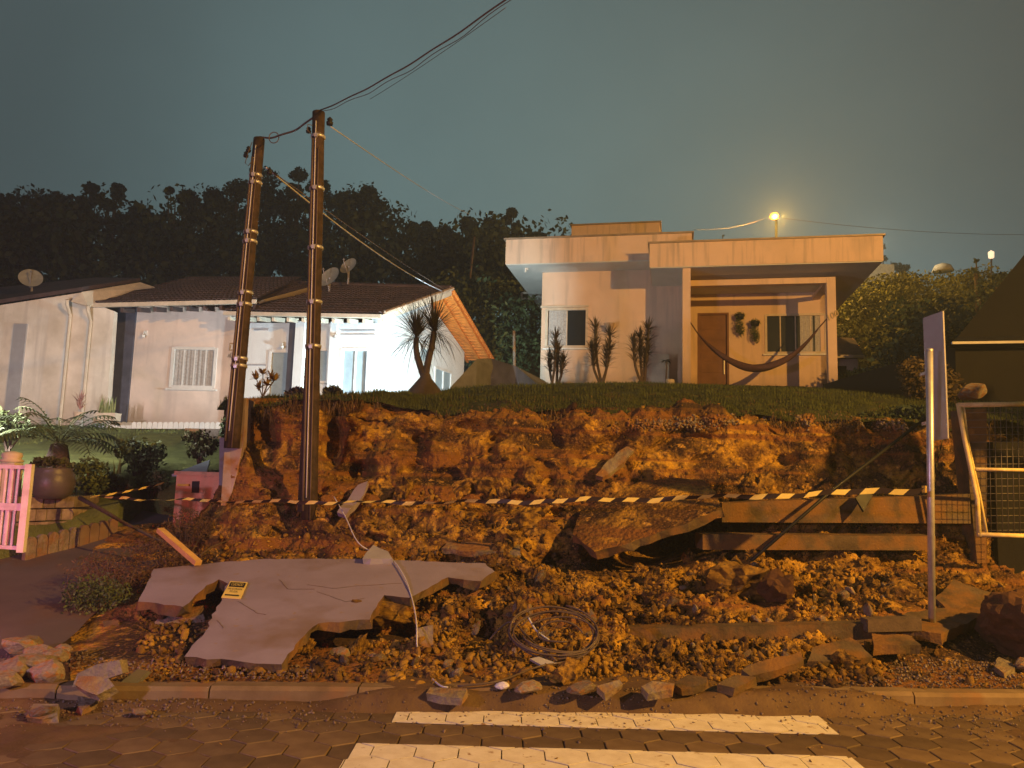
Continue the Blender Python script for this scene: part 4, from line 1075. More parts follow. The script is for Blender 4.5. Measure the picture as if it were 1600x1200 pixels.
plate('painted_face', slabP, sn, .075, MT['slab'], t, .03, MT['concd'])
# hairline cracks: thin dark grooves modelled as slivers
for pts_ in ([(480, 914), (520, 920), (560, 916), (640, 911)], [(495, 925), (540, 941), (575, 934)], [(372, 940), (400, 958), (420, 962)], [(340, 970), (352, 985)], [(436, 906), (450, 921), (500, 921)]):
    mb = MB(); q = [S(*a) + sn * .004 for a in pts_]; q = [q[i].lerp(q[i + 1], k / 6) + V((rnd.uniform(-.008, .008), rnd.uniform(-.008, .008), 0)) for i in range(len(q) - 1) for k in range(6)]; mb.tube(q, .0016, 4); mb.build('crack', MT['concd'], t)
# warning sign lying on the slab
sg = empty('warning_sign', 'small yellow and black warning plate reading CUIDADO lying on the mauve slab', 'sign')
sa, sb, sc_, sd = S(360, 910), S(387, 912), S(376, 937), S(346, 935)
e1 = (sb - sa); e2 = (sd - sa)
def sp(u, v, h=.016): return sa.lerp(sb, u).lerp(sd.lerp(sc_, u), v) + sn * h
mb = MB(); mb.prism([sp(0, 0, .004), sp(1, 0, .004), sp(1, 1, .004), sp(0, 1, .004)], sn * .010); mb.build('plate', MT['yellowt'], sg)
mb = MB(); mb.prism([sp(.07, .07, .0145), sp(.93, .07, .0145), sp(.93, .36, .0145), sp(.07, .36, .0145)], sn * .002); mb.build('black_panel', MT['black'], sg)
up_ = (sa - sd).normalized(); ux_ = (sb - sa); ux_ = (ux_ - up_ * ux_.dot(up_) * .0).normalized()
def stext(body, v, size, m):
    c = bpy.data.curves.new('t', 'FONT'); c.body = body; c.size = 1; c.align_x = 'CENTER'; c.align_y = 'CENTER'
    o = bpy.data.objects.new('t', c); COL.objects.link(o); me = bpy.data.meshes.new_from_object(o.evaluated_get(bpy.context.evaluated_depsgraph_get())); bpy.data.objects.remove(o)
    xs = [q.co.x for q in me.vertices]; w = max(xs) - min(xs); k = size[0] / w
    for q in me.vertices:
        u = .5 + (q.co.x) * k; vv = v - q.co.y * size[1]; q.co = sp(u, vv, .018)
    me.materials.clear(); me.materials.append(m); o = bpy.data.objects.new('lettering', me); COL.objects.link(o); o.parent = sg
stext('CUIDADO', .215, (.66, .26), MT['yellowt'])
stext('NÃO SE APROXIME', .50, (.78, .15), MT['black']); stext('DO LOCAL', .66, (.44, .15), MT['black'])
mb = MB(); mb.prism([sp(.12, .83, .0145), sp(.86, .83, .0145), sp(.86, .90, .0145), sp(.12, .90, .0145)], sn * .002); mb.build('underline', MT['black'], sg)

# chunks of masonry and stone: pixel polygon + depth -> thick plates lying on the ground
def chunk(name, label, cat, pxs, d0, d1, th, m, group=None, rough=.014, mside=None, lift=0.):
    """polygon in picture px laid on the plane that passes through depths d0 (lowest px) and d1 (highest px), level across"""
    ys = [p[1] for p in pxs]; cx = sum(p[0] for p in pxs) / len(pxs)
    a = P(cx, max(ys), d0); b = P(cx, min(ys), d1); c = a + V((1, 0, 0)); o_, n = plane3(a, c, b)
    poly = [PP(p[0], p[1], o_, n) for p in pxs]
    r = random.Random(int(pxs[0][0])); q = []
    for i in range(len(poly)):
        A, B = poly[i], poly[(i + 1) % len(poly)]; k = max(1, int((B - A).length / .09))
        for j in range(k): q.append(A.lerp(B, j / k) + V((r.uniform(-rough, rough), r.uniform(-rough, rough), r.uniform(-rough, rough) * .5)) * (1 if j else .3))
    o = plate(name, q, n, th, m, None, rough, mside); tag(o, label, cat, group); return o
C_ = chunk
def CZ(name, label, cat, pxs, z0, z1, th, m, **k):
    ys = [p[1] for p in pxs]; cx = sum(p[0] for p in pxs) / len(pxs)
    return chunk(name, label, cat, pxs, PZ(cx, max(ys), z0).y, PZ(cx, min(ys), z1).y, th, m, **k)
C_('broken_plaster', 'brown mud-stained wedge of broken wall beside the notch of the mauve slab', 'wall piece', [(318, 988), (288, 1008), (262, 996), (241, 972), (268, 952), (318, 946)], 6.75, 7.2, .10, MT['conc'])
C_('wall_fragment', 'small grey triangular fragment standing behind the mauve slab', 'wall piece', [(566, 873), (583, 851), (606, 861), (613, 873)], 7.95, 8.2, .07, MT['signb'])
C_('concrete_block', 'brown square block half buried left of the slab', 'block', [(163, 998), (161, 970), (186, 968), (188, 996)], 6.9, 7.05, .16, MT['concd'])
CZ('broken_slab', 'pinkish broken paving slab propped on the left kerb', 'paving slab', [(113, 1074), (122, 1052), (150, 1038), (186, 1031), (192, 1052), (150, 1066)], 0.13, 0.3, .10, MT['conc'], lift=.1)
CZ('dark_slab', 'dark flat slab leaning over the left kerb end', 'paving slab', [(176, 1078), (196, 1060), (215, 1045), (230, 1048), (212, 1072), (190, 1087)], 0.04, 0.2, .05, MT['greysheet'])
CZ('paving_slab', 'broken pinkish paving piece on the road below the left kerb', 'paving slab', [(120, 1088), (145, 1082), (163, 1084), (150, 1096), (128, 1110)], 0.035, 0.06, .04, MT['conc'])
CZ('flagstone', 'long tilted flagstone on the right rim of the rubble above the crosswalk end', 'flagstone', [(1158, 1046), (1180, 1036), (1250, 1018), (1256, 1030), (1215, 1047), (1172, 1056)], 0.22, 0.34, .06, MT['concd'])
CZ('flagstone', 'muddy flagstone lying right of the long tilted one', 'flagstone', [(1262, 1033), (1270, 1012), (1330, 996), (1364, 1026), (1310, 1033)], 0.2, 0.32, .05, MT['concd'])
CZ('flagstone', 'short flat stone at the kerb below the long tilted flagstone', 'flagstone', [(1120, 1068), (1150, 1054), (1181, 1058), (1148, 1075)], 0.17, 0.22, .06, MT['concd'])
CZ('flagstone', 'flat stone third from the right along the buried kerb', 'flagstone', [(1052, 1068), (1075, 1054), (1104, 1058), (1104, 1066), (1064, 1076)], 0.17, 0.22, .06, MT['concd'])
CZ('flagstone', 'grey flat stone at the foot of the rubble above the middle of the crosswalk', 'flagstone', [(1002, 1072), (1020, 1064), (1054, 1068), (1050, 1077), (1014, 1085)], 0.16, 0.22, .06, MT['conc'])
CZ('flagstone', 'flat grey stone leaning beside the pale boulder at the kerb', 'flagstone', [(932, 1072), (968, 1062), (974, 1068), (945, 1083)], 0.16, 0.22, .06, MT['conc'])
CZ('flagstone', 'flat broken tile on the buried kerb above the left end of the crosswalk', 'flagstone', [(666, 1083), (672, 1074), (730, 1076), (722, 1092)], 0.11, 0.14, .05, MT['conc'])
C_('flagstone', 'muddy flat stone left of the sign post at the pavement edge', 'flagstone', [(1362, 990), (1420, 992), (1440, 1008), (1366, 1008)], 6.7, 6.95, .08, MT['concd'])
C_('flagstone', 'broad layered stone slab behind the foot of the sign post', 'flagstone', [(1385, 960), (1560, 940), (1578, 950), (1540, 962), (1470, 990), (1390, 978)], 7.0, 7.9, .10, MT['concd'])
C_('flagstone', 'pale brown slab lying right behind the sign post', 'flagstone', [(1462, 935), (1490, 905), (1505, 912), (1570, 932), (1580, 940), (1480, 952)], 7.7, 8.3, .07, MT['concd'])
CZ('grey_stone', 'grey wedge stone near the right edge above the kerb', 'stone', [(1554, 1040), (1560, 1026), (1590, 1042), (1568, 1052)], 0.15, 0.2, .07, MT['conc'])
C_('block_face', 'small upright concrete block standing in the rubble below the slab', 'block', [(652, 1042), (650, 982), (677, 976), (679, 1038)], 6.45, 6.62, .16, MT['conc'])
CZ('broken_slab', 'brown broken slab lying across the kerb right of the rock heap', 'paving slab', [(150, 1086), (118, 1070), (122, 1056), (168, 1058), (178, 1072)], .13, .22, .07, MT['conc'])
CZ('broken_slab', 'small ochre plate fallen on the road at the left edge', 'paving slab', [(40, 1120), (52, 1100), (92, 1100), (90, 1118), (66, 1124)], .03, .08, .05, MT['conc'])
# pale boulders along the kerb
def boulder(label, px, py, d, sx, sy, sz, m='rock', name='stone', rz=0, seed=0, cat='stone', group=None, lib=None):
    me = (lib or RK)[seed % 5]
    if MT[m] is not me.materials[0]: me = me.copy(); me.materials[0] = MT[m]
    o = bpy.data.objects.new(name, me); COL.objects.link(o); o.location = P(px, py, d) if d > .8 else PZ(px, py, d); o.scale = (sx, sy, sz); o.rotation_euler = (rnd.uniform(-.25, .25), rnd.uniform(-.25, .25), rz)
    return tag(o, label, cat, group)
boulder('smooth grey boulder resting on the buried kerb below the cable coil', 911, 1074, .17, .13, .10, .07, seed=1)
boulder('small pale oval stone left of the brown rounded stone', 786, 1071, .15, .065, .05, .035, 'kerbw', seed=2)
boulder('rounded brown stone at the foot of the rubble left of the grey boulder', 829, 1074, .16, .12, .09, .06, seed=3)
boulder('bright orange clay boulder below the cable coil', 888, 1050, .22, .11, .10, .10, 'clod', 'clay_boulder', seed=0, lib=CL)
boulder('big round clay boulder in the right half of the rubble', 1152, 905, 7.9, .30, .24, .22, 'clod', 'clay_boulder', seed=1, lib=CL)
boulder('clay boulder right of the biggest one', 1215, 925, 7.7, .20, .2, .16, 'clod_dark', 'clay_boulder', seed=2, lib=CL)
boulder('pale rock at the right edge of the pavement', 1597, 1036, .2, .10, .08, .07, 'rock', seed=4)
boulder('dark wet boulder at the far right behind the kerb', 1588, 965, 7.0, .32, .4, .34, 'clod_dark', 'dark_boulder', seed=3, lib=[rock_mesh('dark_boulder', 99, MT['clod_dark'], 4, .7, 6)] * 5)
boulder('rounded ochre stone under the right side of the mauve slab', 530, 1026, 6.45, .11, .09, .10, 'rock', seed=0)
boulder('purplish broken stone under the mauve slab tip', 585, 1036, 6.40, .10, .09, .11, 'rock', seed=2)
boulder('square stone under the jagged right edge of the mauve slab', 505, 985, 6.8, .13, .12, .12, 'concd', seed=4)
boulder('large yellowish boulder under the slab near its right end', 590, 960, 7.1, .26, .2, .13, 'clod', 'clay_boulder', seed=4, lib=CL)
boulder('flat stone lying on the road left of the crosswalk', 223, 1112, .03, .07, .06, .035, 'rock', seed=1)
boulder('brown muddy stone on the road at the left edge', 66, 1112, .05, .13, .09, .05, 'conc', seed=2)
for k, (px, py, d, s, lab) in enumerate(((30, 1010, 6.6, .10, 'highest pale rock of the heap at the left kerb'), (64, 1018, 6.6, .09, 'pale rock second in the heap by the left kerb'), (22, 1045, 6.3, .12, 'large pale rock leaning at the left edge of the picture'),
        (88, 1026, 6.5, .08, 'small tan rock at the right of the left heap'), (95, 1014, 6.6, .06, 'orange tinted stone on top of the left heap'), (50, 1040, 6.3, .11, 'flat dark rock in the middle of the left heap'), (8, 1062, 6.15, .10, 'half hidden rock at the left edge beside the kerb'),
        (76, 1050, 6.2, .12, 'broad flat rock just behind the whitewashed kerb'), (50, 1003, 6.8, .07, 'small rounded rock at the back of the left heap'))):
    boulder(lab, px, py, .16 + (1066 - py) * .0012, s * 1.45, s * 1.1, s * .95, 'rock', seed=k, group='rocks heaped at the left kerb')
pts, szs = [], []
for _ in range(900):
    px = rnd.uniform(955, 1430); py = np.interp(px, [955, 1100, 1250, 1430], [668, 660, 656, 668]) + rnd.gauss(0, 4.5)
    if noise.noise(V((px * .02, 4, 0))) < -.15: continue
    p, n = onland(px, py); s = rnd.uniform(.008, .03); pts.append(p + n * s * .5); szs.append(s)
tag(scatter('pale_crumbs', CLS, pts, szs, MT['rock']), 'pale stony crumbs along the broken edge under the turf', kind='stuff')
for k in range(34):
    px, py = rnd.uniform(500, 1330), rnd.uniform(735, 850)
    if 880 < px < 1130: continue
    p, n = onland(px, py); s = rnd.uniform(.07, .17)
    o = bpy.data.objects.new('clay_boulder', CL[rnd.randrange(5)]); COL.objects.link(o); o.location = p - n * s * .25; o.scale = (s * 1.2, s, s * .85); o.rotation_euler = [rnd.uniform(0, 6.28) for _ in range(3)]
    tag(o, 'large half buried lump of clay on the upper slope of the landslide', 'soil lump', 'half buried clay lumps on the upper slope')
# many mid stones and concrete chunks in the rubble
for k in range(70):
    px, py = rnd.uniform(460, 1420), rnd.uniform(885, 1062)
    if px < 760 and py < 975: continue
    if px > 1250 and py > 990: continue
    p, n = onland(px, py); s = rnd.uniform(.03, .085)
    o = bpy.data.objects.new('stone', (RK + CK)[rnd.randrange(10)]); COL.objects.link(o); o.location = p + n * s * .3; o.scale = (s * 1.2, s, s * .8); o.rotation_euler = [rnd.uniform(0, 6.28) for _ in range(3)]
    tag(o, 'angular stone or concrete chunk mixed into the clay rubble', 'stone', 'stones mixed into the rubble')

# ---------------------------------------------------------------- remains of the retaining wall: beams and plates
def beam(name, label, x0, x1, y_top0, y_top1, hpx0, hpx1, d0, d1, dep, m, cat='concrete beam', group=None, rag=.006):
    """horizontal beam: front face between picture columns x0..x1; top edge y, height in px, depth d"""
    n = 14; top, bot_ = [], []
    for i in range(n + 1):
        t_ = i / n; x = x0 + (x1 - x0) * t_; d = d0 + (d1 - d0) * t_; yt = y_top0 + (y_top1 - y_top0) * t_; h = hpx0 + (hpx1 - hpx0) * t_
        top.append(P(x, yt + rnd.uniform(-.6, .6), d)); bot_.append(P(x, yt + h, d))
    mb = MB(); q = []
    for i in range(n + 1):
        a, b = top[i], V((top[i].x, top[i].y, bot_[i].z)); w = V((0, dep + rnd.uniform(-rag, rag), 0)); q += [a, b, a + w, b + w]
    mb.add(q, [f for i in range(n) for f in ((4 * i, 4 * i + 1, 4 * i + 5, 4 * i + 4), (4 * i, 4 * i + 4, 4 * i + 6, 4 * i + 2), (4 * i + 1, 4 * i + 3, 4 * i + 7, 4 * i + 5))] + [(0, 2, 3, 1), (4 * n, 4 * n + 1, 4 * n + 3, 4 * n + 2)])
    o = mb.build(name, m); return tag(o, label, cat, group)
beam('foundation_beam', 'lower muddy concrete beam running right behind the rubble to the sign post', 1098, 1462, 835, 838, 24, 22, 8.55, 8.75, .35, MT['concd'])
beam('foundation_beam', 'upper broad concrete strip above the lower beam below the warning tape', 1128, 1515, 786, 772, 30, 46, 9.0, 9.15, .4, MT['concd'])
beam('buried_beam', 'low concrete edging half buried across the foot of the rubble', 915, 1400, 984, 974, 20, 30, 6.98, 7.05, .18, MT['concd'])
beam('dark_beam', 'dark broken timber lying beside the sign post foot', 1356, 1440, 968, 966, 20, 20, 6.95, 7.0, .14, MT['bark'])
# tilted slab with the hollow under it
a_, b_, c_2 = P(935, 862, 8.1), P(1128, 795, 8.35), P(1060, 748, 9.2)
to, tn = plane3(a_, b_, c_2)
tp = [PP(x, y, to, tn) for x, y in ((930, 862), (985, 848), (1060, 822), (1100, 806), (1128, 794), (1118, 768), (1100, 750), (1052, 746), (1000, 752), (950, 775), (905, 800), (895, 835))]
plate('tilted_slab', ragged(tp, .02, 8), tn, .09, MT['soil'], None, .02, MT['concd'])
tag(bpy.data.objects['tilted_slab'], 'large clay covered slab tilted over a dark hollow in the middle of the bank', 'wall slab')
C_('wall_plate', 'narrow flat concrete plate stuck in the bank above the tilted slab', 'wall slab', [(930, 742), (965, 706), (980, 697), (991, 702), (975, 722), (943, 746)], 9.2, 9.6, .06, MT['conc'])
C_('wall_plate', 'flat pale concrete plate on the clay right behind the mauve slab', 'wall slab', [(690, 856), (700, 845), (812, 850), (813, 862), (740, 862)], 8.35, 8.6, .07, MT['conc'])
C_('wall_plate', 'mauve plank of painted wall slanting down the bank right of the poles', 'wall slab', [(526, 800), (560, 757), (574, 752), (568, 772), (540, 806)], 8.95, 9.4, .06, MT['slab'])
C_('black_plate', 'small black plate stuck upright in the upper concrete strip', 'plate', [(1337, 778), (1352, 764), (1364, 774), (1350, 799)], 8.85, 8.95, .03, MT['black'])
# left remains of the painted retaining wall
mb = MB(); wq = [P(356, 622, 9.6), P(384, 622, 9.55), P(380, 690, 9.5), P(372, 735, 9.45), P(362, 770, 9.4), P(352, 790, 9.35), P(345, 790, 9.35), P(350, 700, 9.5)]
mb.prism(wq, (-.05, .5, 0)); tag(mb.build('wall_stump', MT['mauve']), 'torn end of the mauve retaining wall at the foot of the left pole', 'wall')
# clay filled column of earth between wall stump and poles keeps a dark slot behind the second pole
# ---------------------------------------------------------------- dark line on the bank, sticks
def rod(name, label, cat, pts_, r, m, n=6):
    mb = MB(); mb.tube(pts_, r, n); return tag(mb.build(name, m, None, True), label, cat)
rod('dark_line', 'long thin dark line running up the bank behind the right beams', 'rod', [P(1174, 876, 8.35), P(1300, 766, 8.75), P(1445, 655, 9.2)], .021, MT['black'])  # straight dark line on the bank, built as a thin black tube
st = empty('wooden_stake', 'pale orange wooden stake leaning over the left end of the mauve slab', 'stake')
mb = MB(); mb.bar(P(250, 828, 8.3), P(310, 880, 7.9), .075, .05); mb.build('plank', mat('fresh_timber', (.62, .38, .13), .7, scale=6, bump=.3), st)
mb = MB(); mb.bar(P(284, 857, 8.12), P(289, 862, 8.08), .082, .056); mb.build('black_band', MT['black'], st)
rod('fallen_branch', 'thin bare branch lying from the stone wall across the driveway', 'branch', [P(125, 778, 9.6), P(160, 797, 9.3), P(185, 812, 9.1), P(240, 840, 8.8), P(310, 868, 8.5)], [.028, .026, .02, .017, .012], MT['bark'])
rod('fallen_branch', 'short forked twig above the left end of the slab', 'branch', [P(312, 868, 8.4), P(330, 855, 8.6), P(362, 842, 8.8)], [.012, .010, .006], MT['bark'])

# ---------------------------------------------------------------- utility poles
def pole(name, label, pts2, r0, r1, bands, w2=None):
    t = empty(name, label, 'utility pole'); (bx, by, bd), (tx, ty, td) = pts2
    b = P(bx, by, bd); tp_ = P(tx, ty, td)
    mb = MB(); n = 14; ps = [b.lerp(tp_, i / n) for i in range(n + 1)]; mb.tube(ps, [r0 + (r1 - r0) * i / n + rnd.uniform(-.002, .002) for i in range(n + 1)], 12); mb.build('post', MT['wood'], t, True)
    sd = V((1, 0, 0)); fr = V((0, -1, 0))
    for (dx, rr, a0, a1) in ((-.6, .016, .02, .93), (.35, .010, .0, .9), (-.15, .008, .05, .97)):
        q = [b.lerp(tp_, a0 + (a1 - a0) * i / 10) + sd * dx * (r0 + (r1 - r0) * (a0 + (a1 - a0) * i / 10)) + fr * (math.sqrt(max(.01, 1 - dx * dx)) * (r0 + (r1 - r0) * i / 10) + rr * .6) for i in range(11)]
        mb = MB(); mb.tube(q, rr, 6); mb.build('conduit', MT['cable'] if rr > .009 else MT['cablew'], t, True)
    for f in bands:
        c = b.lerp(tp_, f); rr = r0 + (r1 - r0) * f + .012; d = (tp_ - b).normalized(); mb = MB(); mb.tube([c - d * .018, c + d * .018], rr, 14); mb.build('steel_band', MT['steel'], t, True)
        mb = MB(); mb.bar(c + fr * rr - d * .02, c + fr * (rr + .03) - d * .02, .04); mb.build('band_clamp', MT['steel'], t)
    return t, b, tp_
def fpy(y, y0, y1): return (y0 - y) / (y0 - y1)
p1, p1b, p1t = pole('utility_pole', 'leaning wooden pole at the torn end of the mauve wall, nearer the pink house', ((362, 700, 9.45), (405, 217, 9.7)), .095, .072, [fpy(y, 700, 217) for y in (279, 291, 371, 386, 467, 485, 568, 579)])
p2, p2b, p2t = pole('utility_pole', 'taller wooden pole planted in the landslide right of the leaning one', ((483, 812, 9.1), (498, 176, 9.3)), .092, .078, [fpy(y, 812, 176) for y in (218, 304, 400, 555, 486)])
mb = MB(); mb.bar(P(470, 800, 9.12), P(482, 560, 9.18), .07, .05); mb.build('side_board', MT['wood'], p2)
def insulator(p, parent, s=1.):
    mb = MB(); mb.lathe(p, [(0, 0), (.03 * s, .005), (.035 * s, .03 * s), (.02 * s, .045 * s), (.03 * s, .06 * s), (.012 * s, .08 * s), (0, .09 * s)], 10); mb.build('insulator', MT['black'], parent, True)
insulator(P(515, 196, 9.3), p2, 1.3); insulator(P(482, 208, 9.3), p2); insulator(P(388, 238, 9.6), p1); insulator(P(384, 246, 9.6), p1); insulator(P(421, 273, 9.6), p1)
def sag(a, b, s, n=24, w=0):
    return [a.lerp(b, i / n) + V((0, 0, -s * 4 * (i / n) * (1 - i / n))) + (V((math.sin(i * .9), 0, math.cos(i * .9))) * w) for i in range(n + 1)]
def cable(label, pts_, r, m, name='cable', cat='cable'):
    mb = MB(); mb.tube(pts_, r, 5); return tag(mb.build(name, m, None, True), label, cat)
cable('thick twisted overhead cable from the taller pole up to the top of the picture', sag(P(499, 173, 9.3), P(800, -8, 6.2), .09, 30, .004), .0085, MT['cable'])
cable('thin overhead wire wound beside the thick twisted cable', sag(P(499, 176, 9.3), P(810, -10, 6.1), .13, 30, .012), .004, MT['cable'])
cable('faint single overhead wire crossing the sky right of the thick cable', sag(P(578, 155, 12), P(790, 12, 8), .03), .004, MT['cable'])
cable('twisted cable linking the tops of the two poles', sag(P(405, 215, 9.7), P(498, 177, 9.3), .10, 16, .008), .013, MT['cable'])
cable('bright white service cable from the leaning pole to the gable roof', sag(P(416, 262, 9.6), P(692, 455, 21.0), .16, 40), .012, MT['cablew'])
cable('grey service cable just above the bright white one', sag(P(418, 263, 9.6), P(694, 452, 21.2), .05, 40), .008, MT['cable'])
cable('thin wire from the taller pole down towards the hillside', sag(P(517, 198, 9.3), P(735, 335, 34), .1, 30), .007, MT['cablew'])
# loops of spare wire
mb = MB(); c = P(428, 215, 9.6)
mb.tube([c + V((math.cos(a) * .065, 0, math.sin(a) * .075)) for a in [i * .35 for i in range(40)]], .006, 5); mb.build('wire_loop', MT['cable'], p1, True)
mb = MB(); mb.tube([P(394, 222, 9.6), P(387, 240, 9.55), P(383, 255, 9.55), P(388, 259, 9.5), P(395, 250, 9.55)], .005, 5); mb.build('wire_loop', MT['cable'], p1, True)
mb = MB(); mb.tube([P(489, 196, 9.2), P(481, 194, 9.15), P(480, 203, 9.15), P(487, 210, 9.2)], .005, 5); mb.build('wire_loop', MT['cable'], p2, True)

# cable hanging over the slab
q = [P(522, 776, 8.9), P(540, 808, 8.6), P(560, 848, 8.2), S(590, 868) + sn * .02, S(612, 876) + sn * .02, S(632, 905) + sn * .02, P(645, 940, 7.0), P(651, 975, 6.6), P(652, 1010, 6.4), P(660, 1042, 6.15), PZ(685, 1069, .14), PZ(700, 1074, .14)]
def smooth(q, n=5):
    out = []
    for i in range(len(q) - 1):
        p0, p1_, p2_, p3 = q[max(i - 1, 0)], q[i], q[i + 1], q[min(i + 2, len(q) - 1)]
        for k in range(n):
            t_ = k / n; out.append(.5 * ((2 * p1_) + (p2_ - p0) * t_ + (2 * p0 - 5 * p1_ + 4 * p2_ - p3) * t_ * t_ + (3 * p1_ - p0 - 3 * p2_ + p3) * t_ ** 3))
    out.append(q[-1]); return out
cable('pale broken cable trailing down over the mauve slab to the kerb', smooth(q), .0065, MT['cablew'])
# coil
t = empty('cable_coil', 'loose coil of dark cable lying on the rubble behind the kerb', 'cable coil')
cc, cn = P(868, 992, 6.35), V((0, -.62, .78)); ex = V((1, 0, 0)); ey = cn.cross(ex).normalized()
if ey.z < 0: ey = -ey
for k in range(8):
    rr = rnd.uniform(.17, .36); ox, oy = rnd.uniform(-.05, .05), rnd.uniform(-.03, .03); ph = rnd.uniform(0, 6); el = rnd.uniform(.55, .8)
    if k < 3: rr = .35
    ring = [cc + ex * (ox + rr * math.cos(a + ph)) + ey * (oy + rr * el * math.sin(a + ph)) + cn * (.03 + .02 * math.sin(2 * a + k)) for a in [i * 2 * math.pi / 40 for i in range(rnd.randint(30, 41))]]
    mb = MB(); mb.tube(ring, .0075, 6); mb.build('cable_loop', MT['cable'], t, True)
mb = MB(); mb.tube(smooth([PZ(715, 1072, .14), PZ(780, 1064, .17), P(840, 1042, 6.0), P(900, 1030, 6.15), P(930, 1010, 6.2)]), .008, 6); mb.build('cable_tail', MT['cable'], t, True)
mb = MB(); mb.tube(smooth([P(765, 1000, 6.5), P(778, 985, 6.5), P(800, 972, 6.5), P(830, 1000, 6.3), P(870, 1033, 6.1)]), .008, 6); mb.build('cable_tail', MT['cable'], t, True)
mb = MB(); mb.tube(smooth([P(826, 965, 6.45), P(838, 985, 6.4), P(858, 1000, 6.3)]), .008, 6); mb.build('cable_tail', MT['cablew'], t, True)
mb = MB(); mb.prism([P(828, 1029, 6.1), P(842, 1026, 6.12), P(870, 1036, 6.08), P(848, 1040, 6.05)], (0, .02, -.02)); mb.build('sleeve', MT['signb'], t)

# ---------------------------------------------------------------- warning tape
def tape(label, pts_, w, pitch=.14, twist=None):
    """ribbon in real segments: slanted yellow and black bars"""
    pts_ = [V(p) for p in pts_]; L_ = [0]
    for i in range(len(pts_) - 1): L_.append(L_[-1] + (pts_[i + 1] - pts_[i]).length)
    def at(s):
        s = max(0, min(L_[-1], s))
        for i in range(len(pts_) - 1):
            if s <= L_[i + 1] or i == len(pts_) - 2:
                return pts_[i].lerp(pts_[i + 1], (s - L_[i]) / max(1e-6, L_[i + 1] - L_[i]))
    t = empty('warning_tape', label, 'barrier tape'); n = int(L_[-1] / (pitch / 2)); mb = MB()
    for k in range(n):
        for h in range(2):
            s0 = (k + h * .5) * pitch / 2; s1 = s0 + pitch / 4; sk = pitch * .22
            def q(s, v):
                s = s + (0.5 - v) * sk * -1; p = at(s); tw = twist(s / L_[-1]) if twist else 0
                d = (at(s + .02) - at(s - .02)).normalized(); up = V((0, 0, 1)); sd = d.cross(up).normalized(); e = up * math.cos(tw) + sd * math.sin(tw)
                return p + e * (v - .5) * w * (.62 + .38 * s / L_[-1])
            mb.add([q(s0, 0), q(s1, 0), q(s1, 1), q(s0, 1)], [(0, 1, 2, 3)], k % 2)
    mb.build('tape_strip', [MT['yellowt'], MT['tapeb']], t); return t
ta, tb = P(140, 777, 9.7), P(1452, 765, 6.82)
tape('yellow and black warning tape stretched across the landslide to the sign post', [q + V((0, 0, .012 * math.sin(i * .7) + .008 * math.sin(i * 1.9))) for i, q in enumerate(sag(ta, tb, .085, 70))], .052, .24, lambda s: 1.3 * math.sin(s * 23 + 2) * (1 - s * .75) + .35 * math.sin(s * 41))
tape('short warning tape from the driveway branch to the orange letterbox pier', sag(ta, P(266, 752, 10.6), .02, 10), .035, .22, lambda s: .6 * s)
tape('loose black and pale tape dangling behind the sign post', smooth([P(1479, 625, 9.4), P(1474, 680, 9.3), P(1466, 715, 9.2), P(1461, 745, 9.1), P(1458, 768, 9.0)], 4), .07, .17)

# ---------------------------------------------------------------- sign post seen edge-on from the back
t = empty('sign_post', 'galvanised post with a road sign seen from behind at the right of the kerb', 'sign post')
pb, pt_ = PZ(1456, 1016, .11), P(1452, 548, 6.82)
mb = MB(); mb.tube([pb - V((0, 0, .15)), pt_], .031, 14); mb.build('post', MT['steel'], t, True)
mb = MB(); mb.lathe(pt_ + V((0, 0, -.004)), [(.033, 0), (.033, .02), (0, .024)], 14); mb.build('post_cap', MT['steel'], t, True)
q = [P(1444, 497, 7.25), P(1475, 486, 6.88), P(1475, 685, 6.88), P(1444, 690, 7.25)]
q[3] = V((q[0].x, q[0].y, q[3].z)); q[2] = V((q[1].x, q[1].y, q[2].z))
nn = (q[1] - q[0]).cross(V((0, 0, 1))).normalized()
mb = MB(); mb.prism(q, nn * .012); mb.build('sign_board', MT['signb'], t)
for z_ in (.15, .55):
    p = q[3].lerp(q[0], z_); mb = MB(); mb.bar(V((pb.x, pb.y, p.z)), p.lerp(V((q[1].x, q[1].y, p.z)), .3), .035, .03); mb.build('bracket', MT['steel'], t)
mb = MB(); mb.tube([V((pb.x, pb.y, tb.z - .03)), V((pb.x, pb.y, tb.z + .035))], .036, 12); mb.build('tape_knot', MT['yellow'], t)

# ---------------------------------------------------------------- right gate (yellow lit) with pillar
t = empty('mesh_gate', 'bent yellow metal gate frame with wire mesh at the right edge', 'gate')
D = 8.6
def gp(x, y, d=D): return P(x, y, d)
fr_ = [gp(1497, 633), gp(1625, 631)]
def pipe(pts_, r, nm, m=MT['gatey']):
    mb = MB(); mb.tube(pts_, r, 8); return mb.build(nm, m, t, True)
pipe(fr_, .028, 'top_rail'); pipe([gp(1497, 630), gp(1508, 690), gp(1527, 780), gp(1530, 838)], .026, 'side_rail'); pipe([gp(1505, 632, 8.63), gp(1512, 690, 8.63), gp(1531, 775, 8.63), gp(1542, 835, 8.63)], .016, 'side_rail')
pipe([gp(1527, 835), gp(1625, 838)], .026, 'bottom_rail'); pipe([gp(1524, 733, 8.62), gp(1625, 735, 8.62)], .020, 'middle_rail')
for k in range(10): pipe([gp(1545 + 9 * k, 636, 8.66), gp(1549 + 9 * k, 833, 8.66)], .0035, 'mesh_wire', MT['wire'])
for k in range(17): pipe([gp(1506 + 1.6 * k, 645 + k * 11.5, 8.67), gp(1625, 644 + k * 11.5, 8.67)], .0035, 'mesh_wire', MT['wire'])
